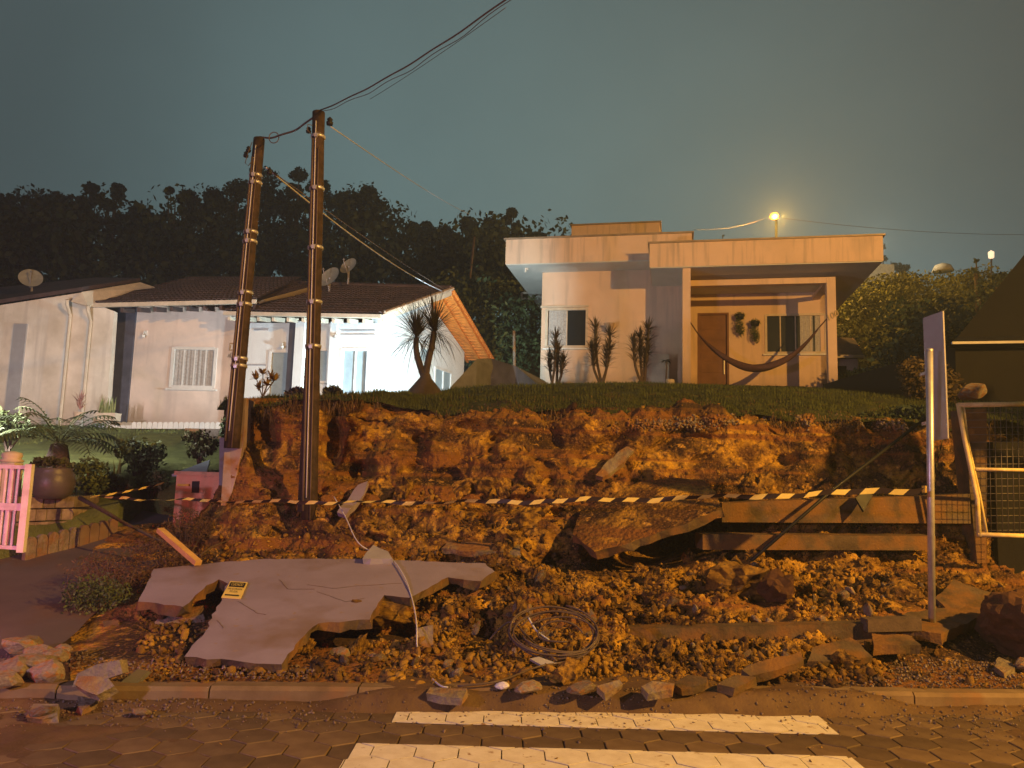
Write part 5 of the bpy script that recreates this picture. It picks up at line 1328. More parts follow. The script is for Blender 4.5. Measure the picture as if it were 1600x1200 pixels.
mb = MB(); pq = [P(1503, 640, 9.2), P(1542, 638, 9.2), P(1542, 880, 9.2), P(1527, 880, 9.2)]; mb.prism(pq, (0, .25, 0)); tag(mb.build('gate_pillar', MT['concd']), 'ochre rendered pillar behind the mesh gate', 'pillar')
boulder('rounded stone cap on top of the pillar behind the gate', 1522, 612, 9.5, .22, .18, .18, 'conc', 'cap_stone', seed=1)

# ---------------------------------------------------------------- left: white gate, pot, stone wall, letterbox pier
t = empty('white_gate', 'white barred metal gate at the left edge glowing red in the light', 'gate')
g0, g1 = P(-30, 728, 7.6), P(50, 728, 7.45); zt, zb2 = P(25, 728, 7.5).z, P(25, 862, 7.5).z
gd = (g1 - g0).normalized()
def gq(s, z): p = g0.lerp(g1, s); return V((p.x, p.y, z))
mb = MB(); mb.bar(gq(.96, zb2), gq(.96, zt + .02), .065, .05); mb.build('gate_stile', MT['gatew'], t)
for z in (zt - .01, zb2 + .04, zb2 + (zt - zb2) * .5, zb2 + (zt - zb2) * .54): mb = MB(); mb.bar(gq(0, z), gq(.93, z), .035, .035); mb.build('gate_rail', MT['gatew'], t)
for k in range(8): mb = MB(); mb.bar(gq(.05 + k * .12, zb2 + .05), gq(.05 + k * .12, zt - .03), .018, .018); mb.build('gate_bar', MT['gatew'], t)
mb = MB(); mb.bar(gq(.62, zb2 + .05) + V((0, .03, 0)), gq(.62, zt - .03) + V((0, .03, 0)), .14, .006); mb.build('gate_plate', MT['gatew'], t)
t = empty('gate_post', 'cream turned post behind the white gate', 'post')
mb = MB(); c = P(20, 703, 9.6); mb.box(c.x - .09, c.x + .09, c.y - .08, c.y + .10, .2, c.z - .16); mb.build('shaft', MT['trimb'], t)
mb = MB(); mb.lathe(V((c.x, c.y, c.z - .158)), [(.10, 0), (.13, .01), (.135, .03), (.10, .05), (.12, .08), (.11, .12), (.04, .14), (0, .145)], 16); mb.build('cap', MT['trimb'], t, True)
t = empty('garden_pot', 'large dark glazed pot standing on a stone ledge behind the white gate', 'plant pot')
c = P(80, 779, 9.7); mb = MB(); mb.lathe(c, [(0, 0), (.15, 0), (.22, .06), (.255, .17), (.24, .30), (.205, .35), (.22, .38), (.185, .37), (.18, .32), (0, .30)], 24); mb.build('pot', MT['pot'], t, True)
tf = t; potc = c
mb = MB(); a = P(10, 775, 9.3); b = P(118, 775, 10.0)
stw = empty('stone_ledge', 'rough stone ledge under the big glazed pot', 'stone wall')
for r_ in range(4):
    s_ = 0.0
    while s_ < 1:
        w = rnd.uniform(.12, .22); e = min(1, s_ + w); p = a.lerp(b, s_); q2 = a.lerp(b, e - .01); z1 = a.z - r_ * .155; z0 = z1 - .15
        mb = MB(); mb.obox(V((p.x, p.y + rnd.uniform(-.02, .02), z0)), V((q2.x - p.x, q2.y - p.y, 0)), V((0, .6, 0)), V((0, 0, .15 - .012))); mb.build('stone', MT['stonewall'], stw); s_ = e
# scalloped edging in front of the bed
ed = empty('scalloped_edging', 'whitish scalloped concrete edging along the driveway bed', 'garden edging')
e0, e1_ = P(42, 842, 8.95), P(186, 812, 10.1)
dE = V((e1_.x - e0.x, e1_.y - e0.y, 0)); LE = dE.length; dE.normalize()
kE = 9
for k in range(kE):
    s0 = LE * k / kE; w = LE / kE - .008; z = drvz(e0.y + (e1_.y - e0.y) * k / kE); o_ = V((e0.x, e0.y, 0)) + dE * s0 + V((0, 0, z - .05))
    hh = .24; pts_ = [o_, o_ + dE * w, o_ + dE * w + V((0, 0, hh * .8))] + [o_ + dE * (w / 2 + w / 2 * math.cos(a_)) + V((0, 0, hh * .8 + .07 * math.sin(a_))) for a_ in [math.pi * i / 8 for i in range(1, 8)]] + [o_ + V((0, 0, hh * .8))]
    mb = MB(); mb.prism(pts_, V((-dE.y, dE.x, 0)) * .05); mb.build('edging_piece', MT['conc'] if k < 5 else MT['kerb'], ed)
# scalloped edging along the pink house
ed2 = empty('scalloped_edging', 'low white scalloped edging at the foot of the pink house', 'garden edging')
for k in range(26):
    px = 148 + k * 8.2; a = P(px, 662 + .1 * k * .2, 19.0); b = P(px + 7.7, 662 + .1 * k * .2, 19.0); mb = MB()
    pts_ = [a + V((0, 0, -.12)), b + V((0, 0, -.12)), b] + [a.lerp(b, .5 + .5 * math.cos(q_)) + V((0, 0, .05 * math.sin(q_))) for q_ in (.5, 1.05, 1.57, 2.1, 2.64)] + [a]
    mb.prism(pts_, (0, .05, 0)); mb.build('edging_piece', MT['trim'], ed2)
# orange letterbox pier
t = empty('letterbox_pier', 'orange rendered letterbox pier with a pale slot, left of the landslide', 'letterbox')
ca, cb = P(276, 742, 10.3), P(344, 742, 10.2); zt = ca.z; z0 = P(300, 815, 10.2).z - .25
u2 = (cb - ca); u2.z = 0
mb = MB(); mb.obox(V((ca.x, ca.y, z0)), u2, V((.05, .45, 0)), V((0, 0, zt - z0))); mb.build('pier', MT['orange'], t)
mb = MB(); mb.obox(V((ca.x, ca.y, zt + .001)) - u2 * .03 - V((0, .04, 0)), u2 * 1.12, V((.05, .54, 0)), V((0, 0, .05))); mb.build('cap', MT['orange'], t)
nf = V((u2.y, -u2.x, 0)).normalized()
def pf(px, py, o=0.): 
    p = PP(px, py, ca, nf); return p + nf * o
mb = MB(); mb.prism([pf(279, 756, .003), pf(297, 756, .003), pf(297, 759.5, .003), pf(279, 759.5, .003)], nf * .03); mb.build('letter_slot', MT['yellow'], t)
mb = MB(); mb.prism([pf(301, 752, .003), pf(312, 752, .003), pf(311, 770, .003), pf(300, 770, .003)], nf * .01); mb.build('number_plate', MT['black'], t)
mb = MB(); mb.prism([P(268, 741, 10.6), P(328, 718, 11.6), P(322, 740, 10.6)], (0, .02, -.03)); tag(mb.build('tarpaulin', MT['tarp']), 'pale blue sheet pitched behind the orange letterbox pier', 'sheet')
mb = MB(); mb.prism([P(343, 684, 10.0), P(358, 684, 10.0), P(356, 760, 9.9), P(342, 758, 9.9)], (0, .3, 0)); tag(mb.build('wall_stub', MT['mauve']), 'short mauve wall stub between the letterbox pier and the leaning pole', 'wall')

# ---------------------------------------------------------------- plants
def strap(mb, o, d, L_, w, droop, n=5, mi=0):
    """one long leaf: a tapering bent strip"""
    o = V(o); d = V(d).normalized(); sd = d.cross(V((0, 0, 1)))
    if sd.length < .05: sd = V((1, 0, 0))
    sd.normalize(); p = o; vs = []
    for i in range(n + 1):
        f = i / n; ww = w * (1 - f) ** .6 * (.6 + .4 * min(1, f * 4)); vs += [p - sd * ww / 2, p + sd * ww / 2]
        d = (d + V((0, 0, -1)) * droop / n).normalized(); p = p + d * L_ / n
    mb.add(vs, [(2 * i, 2 * i + 1, 2 * i + 3, 2 * i + 2) for i in range(n)], mi)
def tuft(mb, o, n, L_, w, droop, el=(0.1, 1.5), axis=V((0, 0, 1))):
    for _ in range(n):
        a = rnd.uniform(0, 6.283); e = rnd.uniform(*el); d = V((math.cos(a) * math.cos(e), math.sin(a) * math.cos(e), math.sin(e)))
        strap(mb, o, d, L_ * rnd.uniform(.7, 1.15), w, droop * rnd.uniform(.6, 1.3))
# ponytail palm
t = empty('ponytail_palm', 'dark ponytail palm with two heads silhouetted against the lit gable wall', 'palm')
DP = 12.2; cb_ = P(664, 612, DP)
cb_ = V((cb_.x, cb_.y, cb_.z))
mb = MB(); mb.lathe(cb_ + V((0, 0, -.25)), [(.34, 0), (.31, .15), (.26, .27), (.17, .38), (.10, .46), (.07, .54)], 18); mb.build('swollen_base', MT['barkp'], t, True)
h1, h2 = P(651, 528, DP), P(678, 518, DP + .1)
for i, (pts_, hd) in enumerate((([P(663, 590, DP), P(653, 560, DP), P(650, 540, DP), h1], h1), ([P(664, 590, DP), P(670, 560, DP), P(675, 540, DP + .1), h2], h2))):
    mb = MB(); mb.tube(smooth(pts_), [.060 - .0012 * k for k in range(16)], 8); mb.build('trunk', MT['barkp'], t, True)
    mb = MB(); tuft(mb, hd + V((0, 0, -.02)), 150, .84, .015, 1.5, (-.1, 1.4)); tuft(mb, hd + V((0, 0, .04)), 80, .64, .02, .5, (.5, 1.5)); mb.build('leaf_head', MT['leafp'], t)
# dracaena clumps in front of the peach house
def dracaena(label, cx, base_y, d, stems):
    t = empty('dracaena', label, 'shrub'); b = P(cx, base_y, d); zb_ = z_of(UG, b.x, b.y); b = V((b.x, b.y, zb_ - .05))
    for (px, py) in stems:
        tp_ = P(px, py, d + rnd.uniform(-.3, .3)); mid_ = b.lerp(tp_, .5) + V(((tp_.x - b.x) * .25, 0, -.05))
        mb = MB(); mb.tube(smooth([b + V((rnd.uniform(-.1, .1), 0, 0)), mid_, tp_], 5), .035, 6); mb.build('stem', MT['bark'], t, True)
        mb = MB(); L0 = 5
        for k in range(L0):
            o = mid_.lerp(tp_, .15 + .85 * k / (L0 - 1)); tuft(mb, o, 24 if k < L0 - 1 else 44, .36, .035, .45, (.15, 1.5))
        mb.build('leaf_tuft', MT['leafd'], t)
dracaena('leftmost dracaena shrub in front of the peach house window', 867, 600, 20.4, [(858, 560), (872, 548), (868, 528), (880, 566)])
dracaena('middle dracaena shrub with two tall forks beside the hanging pot', 940, 601, 20.2, [(930, 512), (925, 545), (950, 548), (953, 525)])
dracaena('rightmost dracaena shrub near the shaded wall', 1003, 602, 20.0, [(990, 535), (1000, 528), (1013, 515), (1010, 552)])
# grass clumps, low plants at the foot of the house
def shrub(name, label, cat, px, py, d, rx, rz, n, size, m, stem=True, group=None, z=None, thin=.5, shell=.35, ry=None):
    t = empty(name, label, cat, group); c = P(px, py, d); ry = ry or rx * .8; z = z if z is not None else c.z - rz
    bl = [((c.x, c.y, c.z), (rx * .75, ry * .75, rz * .8))]
    for _ in range(7): bl.append(((c.x + rnd.uniform(-.55, .55) * rx, c.y + rnd.uniform(-.5, .5) * ry, c.z + rnd.uniform(-.5, .55) * rz), (rx * rnd.uniform(.3, .5), ry * .4, rz * rnd.uniform(.3, .5))))
    leafcloud('foliage', bl, n, size, m, t, shell=shell, thin=thin)
    if stem:
        mb = MB()
        for k in range(6): mb.tube([V((c.x + rnd.uniform(-.1, .1) * rx, c.y, z - .1)), V((c.x + rnd.uniform(-.5, .5) * rx, c.y + rnd.uniform(-.4, .4) * ry, c.z + rnd.uniform(-.2, .6) * rz))], [.018, .006], 5)
        mb.build('stems', MT['bark'], t)
    return t
shrub('round_bush', 'round green bush on the left lawn, the larger of two', 'bush', 221, 716, 12.2, .42, .38, 1500, .045, MT['leafm'])
shrub('round_bush', 'yellowish green bush beside the leaning pole, the smaller of two', 'bush', 314, 694, 12.6, .32, .28, 1000, .045, MT['leafy'])
shrub('bed_shrub', 'dark low shrub in the bed right of the glazed pot', 'bush', 140, 745, 10.8, .42, .32, 1300, .035, MT['leafm'])
shrub('bed_shrub', 'dark feathery shrub hanging toward the driveway left of the letterbox', 'bush', 178, 765, 11.0, .30, .26, 1000, .035, MT['leafm'])
shrub('bed_shrub', 'green shrub below the larger round bush', 'bush', 240, 752, 11.6, .30, .20, 800, .04, MT['leafm'])
shrub('pot_planting', 'low yellow green tuft growing in the glazed pot', 'plant', 80, 722, 9.7, .30, .08, 500, .035, MT['leafy'], False)
shrub('hedge_plant', 'leafy plant at the left edge above the gate', 'bush', 15, 665, 12, .45, .3, 900, .05, MT['leafm'])
shrub('climber', 'small green climber at the corner of the pink house', 'plant', 352, 668, 13.5, .12, .32, 300, .05, MT['leafm'])
shrub('dry_brush', 'heap of dry brown twigs in front of the letterbox pier', 'brush', 296, 825, 9.3, .46, .26, 2600, .026, MT['dry'], True, thin=.18)
shrub('dry_brush', 'large dark tangle of uprooted brush left of the mauve slab', 'brush', 175, 905, 7.9, .62, .38, 4200, .024, MT['dry'], True, thin=.2, shell=.1)
shrub('uprooted_hedge', 'lower tangle of leafy uprooted hedge with pale glinting leaves', 'brush', 150, 935, 7.4, .42, .30, 2200, .020, MT['leafm'], True, thin=.45, shell=.2)
shrub('dark_shrub', 'purplish dark shrub on the crest behind the two poles', 'bush', 470, 616, 10.4, .22, .12, 700, .035, mat('purple_leaf', (.06, .045, .07), .6, bump=0), True)
shrub('dark_shrub', 'low dark shrub on the crest just right of the taller pole', 'bush', 520, 613, 10.5, .18, .10, 500, .035, MT['leafp'], True)
shrub('border_shrub', 'broad shrub behind the sign post at the right end of the lawn', 'bush', 1458, 605, 13.0, .62, .55, 2600, .055, mat('rusty_leaf', (.10, .07, .03), .7, bump=0), True)
shrub('border_shrub', 'leafy shrub beside the right pillar of the peach house', 'bush', 1345, 592, 22.8, .8, .34, 1500, .08, MT['leafm'], True)
shrub('border_shrub', 'small leafy shrub left of the broad one', 'bush', 1400, 596, 19.0, .45, .25, 1000, .07, MT['leafm'], True)
shrub('border_shrub', 'dark foliage on the cut bank below the broad shrub', 'bush', 1420, 650, 10.6, .42, .20, 1400, .04, MT['leaf'], True)
shrub('border_shrub', 'low weeds at the foot of the mesh gate pillar', 'bush', 1370, 655, 10.6, .35, .12, 700, .04, MT['leaf'], True)
# banana-like leaves right of the pillar
t = empty('broad_leaf_plant', 'pale broad-leaved plant by the right porch pillar', 'plant')
mb = MB(); tuft(mb, P(1393, 598, 19.5), 16, .75, .14, .6, (.4, 1.3)); mb.build('leaves', MT['leafy'], t)
mb = MB(); tuft(mb, P(1326, 601, 22.6), 14, .6, .12, .7, (.4, 1.3)); tag(mb.build('broad_leaf_plant', MT['leafm']), 'green broad-leaved plant at the foot of the right porch pillar', 'plant')
# croton on the crest
t = empty('croton', 'small golden croton on the crest beside the leaning pole', 'plant'); c = P(410, 620, 10.2)
for (px, py) in ((400, 590), (411, 582), (424, 588), (430, 592), (404, 604), (418, 600)):
    q2 = P(px, py, 10.2); mb = MB(); mb.tube([c, q2], .007, 5); mb.build('stem', MT['bark'], t)
    mb = MB(); tuft(mb, q2 + V((0, 0, -.02)), 20, .12, .05, .4, (.0, 1.5)); mb.build('leaf_cluster', MT['croton'], t)
# cycad on the left lawn
t = empty('cycad', 'dark cycad with arching fronds on the left lawn', 'cycad'); c = P(92, 700, 11.6)
mb = MB(); mb.lathe(c + V((0, 0, -.5)), [(.17, 0), (.16, .35), (.11, .55), (0, .6)], 12); mb.build('trunk', MT['bark'], t, True)
for k in range(22):
    a = k * 2.4; e = rnd.uniform(.25, 1.2); d = V((math.cos(a) * math.cos(e), math.sin(a) * math.cos(e), math.sin(e))); p = c + V((0, 0, .05)); mb = MB(); L_ = .95; n = 16
    for i in range(n):
        d2 = (d + V((0, 0, -1)) * 1.5 * i / n / n * 2).normalized(); d = d2; p2 = p + d * L_ / n; sd = d.cross(V((0, 0, 1))).normalized(); mb.bar(p, p2, .01, .01)
        if i > 2:
            for sg_ in (-1, 1): strap(mb, p, (sd * sg_ + d * .5), .26 * math.sin(math.pi * (i + 1) / (n + 2)) + .05, .045, .5, 2)
        p = p2
    mb.build('frond', MT['leafm'], t)
t = empty('snake_plant', 'snake plant in a pale trough against the navy pier', 'potted plant'); c = P(163, 655, 18.0)
mb = MB(); mb.prism([P(150, 645, 18), P(180, 645, 18), P(178, 657, 18), P(153, 657, 18)], (0, .3, 0)); mb.build('trough', MT['trimb'], t)
mb = MB()
for k in range(18): strap(mb, P(153 + k * 1.5, 645, 18.12), V((rnd.uniform(-.2, .2), rnd.uniform(-.1, .1), 1)), rnd.uniform(.28, .45), .05, .1, 3)
mb.build('leaves', MT['snake'], t)
t = empty('snake_plant', 'yellow edged snake plant between the bed shrubs', 'plant'); mb = MB()
for k in range(7): strap(mb, P(178 + k * 1.8, 740, 10.7), V((rnd.uniform(-.3, .3), 0, 1)), rnd.uniform(.15, .26), .03, .1, 3)
mb.build('leaves', MT['leafy'], t)
t = empty('cordyline', 'pinkish cordyline in a small pink pot near the downpipes', 'potted plant'); mb = MB()
for k in range(4): tuft(mb, P(124 + rnd.uniform(-5, 5), 640 - k * 5, 17.6), 12, .26, .035, .2, (.7, 1.5))
mb.build('leaves', MT['pinkleaf'], t); mb = MB(); mb.lathe(P(122, 656, 17.6), [(0, 0), (.08, 0), (.12, .18), (0, .17)], 12); mb.build('pot', MT['potc'], t, True)
# potted plant next to the cabinet
t = empty('potted_plant', 'small dark potted plant beside the utility cabinet', 'potted plant'); c = P(1040, 600, 21.5); zz = z_of(UG, c.x, c.y); c.z = zz
mb = MB(); mb.tube([c, c + V((.03, 0, .5)), c + V((.0, 0, .7))], .02, 6); mb.build('stem', MT['bark'], t); mb = MB(); tuft(mb, c + V((0, 0, .68)), 16, .26, .06, 1.3, (-.1, .6)); mb.build('leaves', MT['leafp'], t)
mb = MB(); mb.lathe(P(1047, 602, 21.2), [(0, 0), (.10, 0), (.13, .1), (.12, .16), (0, .15)], 12); tag(mb.build('small_pot', MT['trimb'], None, True), 'small pale pot on the lawn by the utility cabinet', 'plant pot')

# ================================================================ background: hill, woods, right neighbour, lamps
def hz(x, y):
    a = 2.5 + sm(24, 75, y) * (15 - .12 * (x + 20) * (1 if x > -20 else 0)) + fz(x, y, 0, .05, 4) * 1.5
    r = sm(8, 16, x) * sm(24, 34, y) * 7.0
    return max(a if x < 6 else a * .6 + 1.5, 0) + r - 1.2 * (1 - sm(20, 30, y))
nx2, ny2 = 150, 90
HX = np.linspace(-95, 110, nx2); HY = np.concatenate([np.linspace(23.5, 90, 70), np.linspace(95, 260, 20)])
HG = np.array([[(x, y, hz(x, min(y, 95)) - (max(0, y - 95) * .05)) for y in HY] for x in HX])
idx = np.arange(nx2 * ny2).reshape(nx2, ny2); FH = np.stack([idx[:-1, :-1], idx[1:, :-1], idx[1:, 1:], idx[:-1, 1:]], axis=-1).reshape(-1, 4)
struct(npmesh('hillside', HG.reshape(-1, 3), FH, MT['grass'], smooth=True))
def hill_z(x, y): return hz(x, min(y, 95))
# woods: individual trees with trunk, limbs and clumped crown
def tree(label, px, ytop, d, wpx, m='leaf', nleaf=2600, kind='round', hclear=.3, group='trees on the dark hillside', base=None, name='forest_tree'):
    top = P(px, ytop, d); x, y = top.x, top.y; z0 = base if base is not None else hill_z(x, y) - .3; H = max(3., top.z - z0); R_ = wpx / FPX * d / 2
    t = empty(name, label, 'tree', group)
    mb = MB(); mb.tube([V((x, y, z0)), V((x + .1 * R_, y, z0 + H * .4)), V((x - .05 * R_, y, z0 + H * .85))], [.022 * H + .05, .015 * H + .03, .03], 7); mb.build('trunk', MT['bark'], t, True)
    bl = []; mb = MB()
    n = 9 if kind == 'round' else 12
    for k in range(n):
        a = k * 2.4 + px; f = (k + .5) / n
        if kind == 'round': c = V((x + math.cos(a) * R_ * .6 * math.sin(math.pi * (.25 + .7 * f)), y + math.sin(a) * R_ * .6, z0 + H * (.35 + .57 * f))); r = R_ * rnd.uniform(.45, .6)
        elif kind == 'cone': c = V((x + math.cos(a) * R_ * .6 * (1 - f), y + math.sin(a) * R_ * .5 * (1 - f), z0 + H * (.15 + .82 * f))); r = R_ * (.55 * (1 - f) + .10)
        else: c = V((x + math.cos(a) * R_ * .75, y + math.sin(a) * R_ * .6, z0 + H * (.55 + .4 * rnd.random()))); r = R_ * rnd.uniform(.22, .36)
        bl.append((tuple(c), (r, r, r * (.8 if kind != 'cone' else 1.1))))
        if kind == 'round':
            for _ in range(5): q = V((rnd.gauss(0, 1), rnd.gauss(0, 1), rnd.gauss(0, .8))).normalized() * r * rnd.uniform(.45, .85); bl.append((tuple(c + q), (r * rnd.uniform(.3, .55), r * .4, r * rnd.uniform(.16, .34))))
        mb.tube([V((x, y, z0 + H * (.25 + .4 * f))), c], [.008 * H + .02, .02], 5)
    mb.build('limb', MT['bark'], t, True)
    leafcloud('crown', bl, nleaf, .115 * d / 50, MT[m], t, shell=.3, thin=.8)
TR = [(-30, 290, 60, 110, 'round'), (28, 300, 56, 90, 'round'), (70, 296, 62, 90, 'round'), (112, 308, 54, 80, 'round'), (147, 266, 52, 46, 'round'), (184, 264, 53, 42, 'round'), (215, 318, 60, 70, 'round'), (240, 322, 55, 60, 'open'), (278, 279, 48, 36, 'open'),
      (305, 288, 52, 60, 'round'), (335, 272, 50, 66, 'round'), (372, 256, 50, 74, 'round'), (425, 262, 54, 90, 'round'), (470, 246, 49, 60, 'round'), (498, 254, 50, 62, 'round'), (540, 288, 55, 80, 'round'), (572, 266, 48, 56, 'round'), (590, 292, 47, 46, 'round'), (628, 326, 56, 60, 'open'),
      (668, 338, 58, 70, 'round'), (700, 342, 56, 60, 'round'), (738, 326, 50, 56, 'round'), (768, 320, 52, 60, 'round'), (798, 326, 54, 56, 'open'), (836, 350, 60, 60, 'round'), (868, 356, 62, 50, 'round'), (900, 366, 64, 50, 'open')]
LBL = ['first', 'second', 'third', 'fourth', 'fifth', 'sixth', 'seventh', 'eighth', 'ninth', 'tenth', 'eleventh', 'twelfth', 'thirteenth', 'fourteenth', 'fifteenth', 'sixteenth', 'seventeenth', 'eighteenth', 'nineteenth', 'twentieth', 'twenty first', 'twenty second', 'twenty third', 'twenty fourth', 'twenty fifth', 'twenty sixth', 'twenty seventh']
for k, (px, yt, d, w, kd) in enumerate(TR):
    tree(f'{"sparse" if kd == "open" else "rounded dense"} dark tree on the hill skyline, {LBL[k]} counted from the left', px, yt, d, w, kind=kd, nleaf=7500)
# understorey: the rest of the wood reads as one mass
bl = []
for k in range(150):
    px = rnd.uniform(-120, 930); d = rnd.uniform(32, 54); ylim = np.interp(px, [0, 150, 240, 380, 500, 600, 700, 900], [320, 300, 335, 290, 290, 320, 350, 385])
    py = rnd.uniform(ylim + 12, 480); c = P(px, py, d); r = rnd.uniform(1.0, 2.0); bl.append((tuple(c), (r * 1.2, r, r)))
tag(leafcloud('woodland_undergrowth', bl, 42000, .17, MT['leaf'], None, shell=.2, thin=.7), 'dark dense undergrowth and lower crowns of the wood', kind='stuff')
bl = []
for k in range(40):
    px = rnd.uniform(690, 860); d = rnd.uniform(26, 34); py = rnd.uniform(440, 590); c = P(px, py, d); bl.append((tuple(c), (1.1, .8, .8)))
tag(leafcloud('hillside_scrub', bl, 9000, .11, MT['leafm'], None, shell=.2, thin=.5), 'grassy scrub on the slope between the two houses', kind='stuff')
# right hedge: lit crest over a dark slope
bl = []
for k in range(120):
    px = rnd.uniform(1290, 1640); d = rnd.uniform(27, 34); top = np.interp(px, [1300, 1340, 1400, 1500, 1600], [440, 436, 428, 424, 412]); py = top + 14 + abs(rnd.gauss(0, 1)) * 50
    c = P(px, min(py, 560), d + (py < top + 40) * 2); bl.append((tuple(c), (.8, .8, .55)))
tag(leafcloud('hedge', bl, 24000, .085, MT['leafy'], None, shell=.25, thin=.55), 'yellow green hedge mass along the crest right of the peach house', 'hedge')
tree('dark conifer standing above the hedge near the right edge', 1524, 392, 27, 84, 'leaf', 3200, 'cone', base=4.0, group=None, name='conifer')
tree('shorter dark bush tree right of the conifer', 1556, 412, 26.5, 54, 'leaf', 1800, 'round', base=4.0, group=None, name='small_tree')
tree('pale feathery tree seen over the roof left of the far lamp', 1129, 354, 48, 26, 'leafm', 700, 'cone', base=8, group=None, name='small_tree')
tree('dark leafy tree top over the porch roof right of the far lamp', 1270, 353, 40, 34, 'leaf', 900, 'round', base=7, group=None, name='small_tree')
tree('small dark tree top over the porch roof further right', 1296, 361, 40, 18, 'leaf', 500, 'round', base=7, group=None, name='small_tree')
tree('faint tall tree rising beyond the right end of the porch roof', 1392, 366, 62, 52, 'leaf', 1200, 'open', base=7, group=None, name='small_tree')
# pale post and thin lamp pole on the slope
rod('slope_post', 'pale concrete post on the slope between the houses', 'post', [P(803, 517, 24), P(804, 575, 24)], .05, MT['conc'])
rod('slim_pole', 'slim leaning pole with a wire on the slope behind the gable roof', 'pole', [P(730, 475, 30), P(741, 370, 30)], .05, MT['cable'])
mb = MB(); q = [P(815, 458, 30), P(829, 458, 30), P(829, 467, 30), P(815, 467, 30)]
for i in range(4): mb.bar(q[i], q[(i + 1) % 4], .07)
tag(mb.build('picture_frame', MT['trimb']), 'tiny pale rectangular frame on the slope left of the peach house', 'frame')
# small outbuilding right of the porch
t = empty('shed', 'small outbuilding with a dark roof seen right of the porch pillar', 'shed')
mb = MB(); a, b = P(1290, 594, 25), P(1342, 594, 25); mb.box(a.x, b.x, 25, 28, 3.9, P(1340, 560, 25).z); mb.build('wall', MT['wallB'], t)
mb = MB(); mb.prism([P(1286, 556, 24.6), P(1350, 556, 24.6), P(1335, 528, 26.6), P(1286, 526, 26.6)], (0, 0, -.1)); mb.build('roof', MT['tile'], t)
mb = MB(); mb.bar(P(1286, 557, 24.55), P(1350, 557, 24.55), .09); mb.build('gutter', MT['trimb'], t)
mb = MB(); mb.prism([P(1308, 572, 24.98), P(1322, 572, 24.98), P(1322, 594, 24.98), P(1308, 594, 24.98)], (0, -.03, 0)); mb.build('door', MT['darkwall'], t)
# unlit neighbour house on the right
t = empty('dark_house', 'unlit neighbour house in shadow at the right edge', 'house')
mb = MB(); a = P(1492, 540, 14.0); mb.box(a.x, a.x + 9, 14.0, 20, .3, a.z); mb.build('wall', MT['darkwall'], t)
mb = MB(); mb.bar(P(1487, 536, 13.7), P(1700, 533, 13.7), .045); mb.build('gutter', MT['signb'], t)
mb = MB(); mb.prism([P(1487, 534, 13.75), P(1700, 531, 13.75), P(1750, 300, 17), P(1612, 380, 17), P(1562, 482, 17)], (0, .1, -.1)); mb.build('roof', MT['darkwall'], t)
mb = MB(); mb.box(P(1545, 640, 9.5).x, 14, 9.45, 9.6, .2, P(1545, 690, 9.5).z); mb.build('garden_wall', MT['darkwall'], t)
# far lit building on the skyline, tiny lamps
t = empty('far_building', 'distant floodlit building just beyond the right end of the porch roof', 'building')
mb = MB(); a, b = P(1350, 430, 58), P(1397, 413, 58); mb.box(a.x, b.x, 58, 62, a.z - 3, b.z); mb.build('wall', MT['farlit'], t)
lamp('far_building_light', P(1365, 380, 50), 900, (1, .8, .5), .2)  # added point light with no lamp body, brightens the far wall
mb = MB(); mb.lathe(P(1473, 424, 50), [(0, 0), (.7, 0), (.5, .4), (0, .6)], 10); tag(mb.build('white_tank', MT['farlit'], None, True), 'tiny white domed tank on the crest of the hedge', 'tank')
t = empty('distant_lamp', 'tiny pale lamp on a pole at the far right skyline', 'street lamp')
mb = MB(); mb.tube([P(1549, 440, 52), P(1549, 404, 52)], .06, 6); mb.build('pole', MT['cable'], t); mb = MB(); mb.lathe(P(1549, 405, 52), [(0, 0), (.18, .1), (.2, .5), (0, .65)], 8); mb.build('lamp_head', MT['farlight'], t)

# visible sodium lamp over the roof
t = empty('street_lamp', 'lit orange sodium street lamp rising behind the flat roof', 'street lamp')
lc = P(1210, 337, 31); LAMP_FAR = lc
mb = MB(); mb.tube([P(1212, 520, 32.8), P(1213, 345, 32.8)], .06, 8); mb.build('pole', MT['black'], t)
mb = MB(); mb.tube([P(1213, 346, 32.8), P(1213, 339, 32.5), lc + V((0, .25, .12))], .05, 6); mb.build('arm', MT['black'], t)
mb = MB(); mb.lathe(lc + V((0, .05, -.16)), [(0, 0), (.15, .06), (.19, .16), (.13, .27), (0, .3)], 14); mb.build('lamp_head', MT['lampglass'], t, True)
l = lamp('sodium_light', lc + V((0, -.45, -.3)), 3000, SODIUM, .2)
cable('thin wire from the peach house roof to the far street lamp', sag(P(1084, 359, 24), P(1195, 341, 33), .15), .007, MT['cable'])
cable('thin wire from the far street lamp away to the right edge', sag(P(1224, 341, 33), P(1640, 366, 40), .25, 30), .010, MT['cable'])

# lamps standing outside the picture, each with its own body
def lamp_body(label, loc, name='street_lamp', cat='street lamp', base_z=0.):
    t = empty(name, label, cat)
    mb = MB(); mb.tube([V((loc.x + .5, loc.y - .6, base_z)), V((loc.x + .5, loc.y - .6, loc.z + .1)), V((loc.x + .1, loc.y - .15, loc.z + .3))], [.09, .06, .04], 8); mb.build('pole', MT['steel'], t)
    mb = MB(); mb.obox(loc + V((-.15, -.3, .22)), V((.3, 0, 0)), V((0, .6, 0)), V((0, 0, .1))); mb.build('lamp_head', MT['steel'], t); return t
lamp_body('tall sodium street lamp at the roadside right of the crosswalk', LAMP_STREET)
lamp('street_light', LAMP_STREET, 16500, SODIUM, .12)
L2 = V((-6.6, -.8, 2.3)); lamp_body('unseen lamp on an added stand for the vehicle light from the left', L2, 'unseen_lamp', 'added lamp')  # lamp and stand added out of view in place of vehicle lights
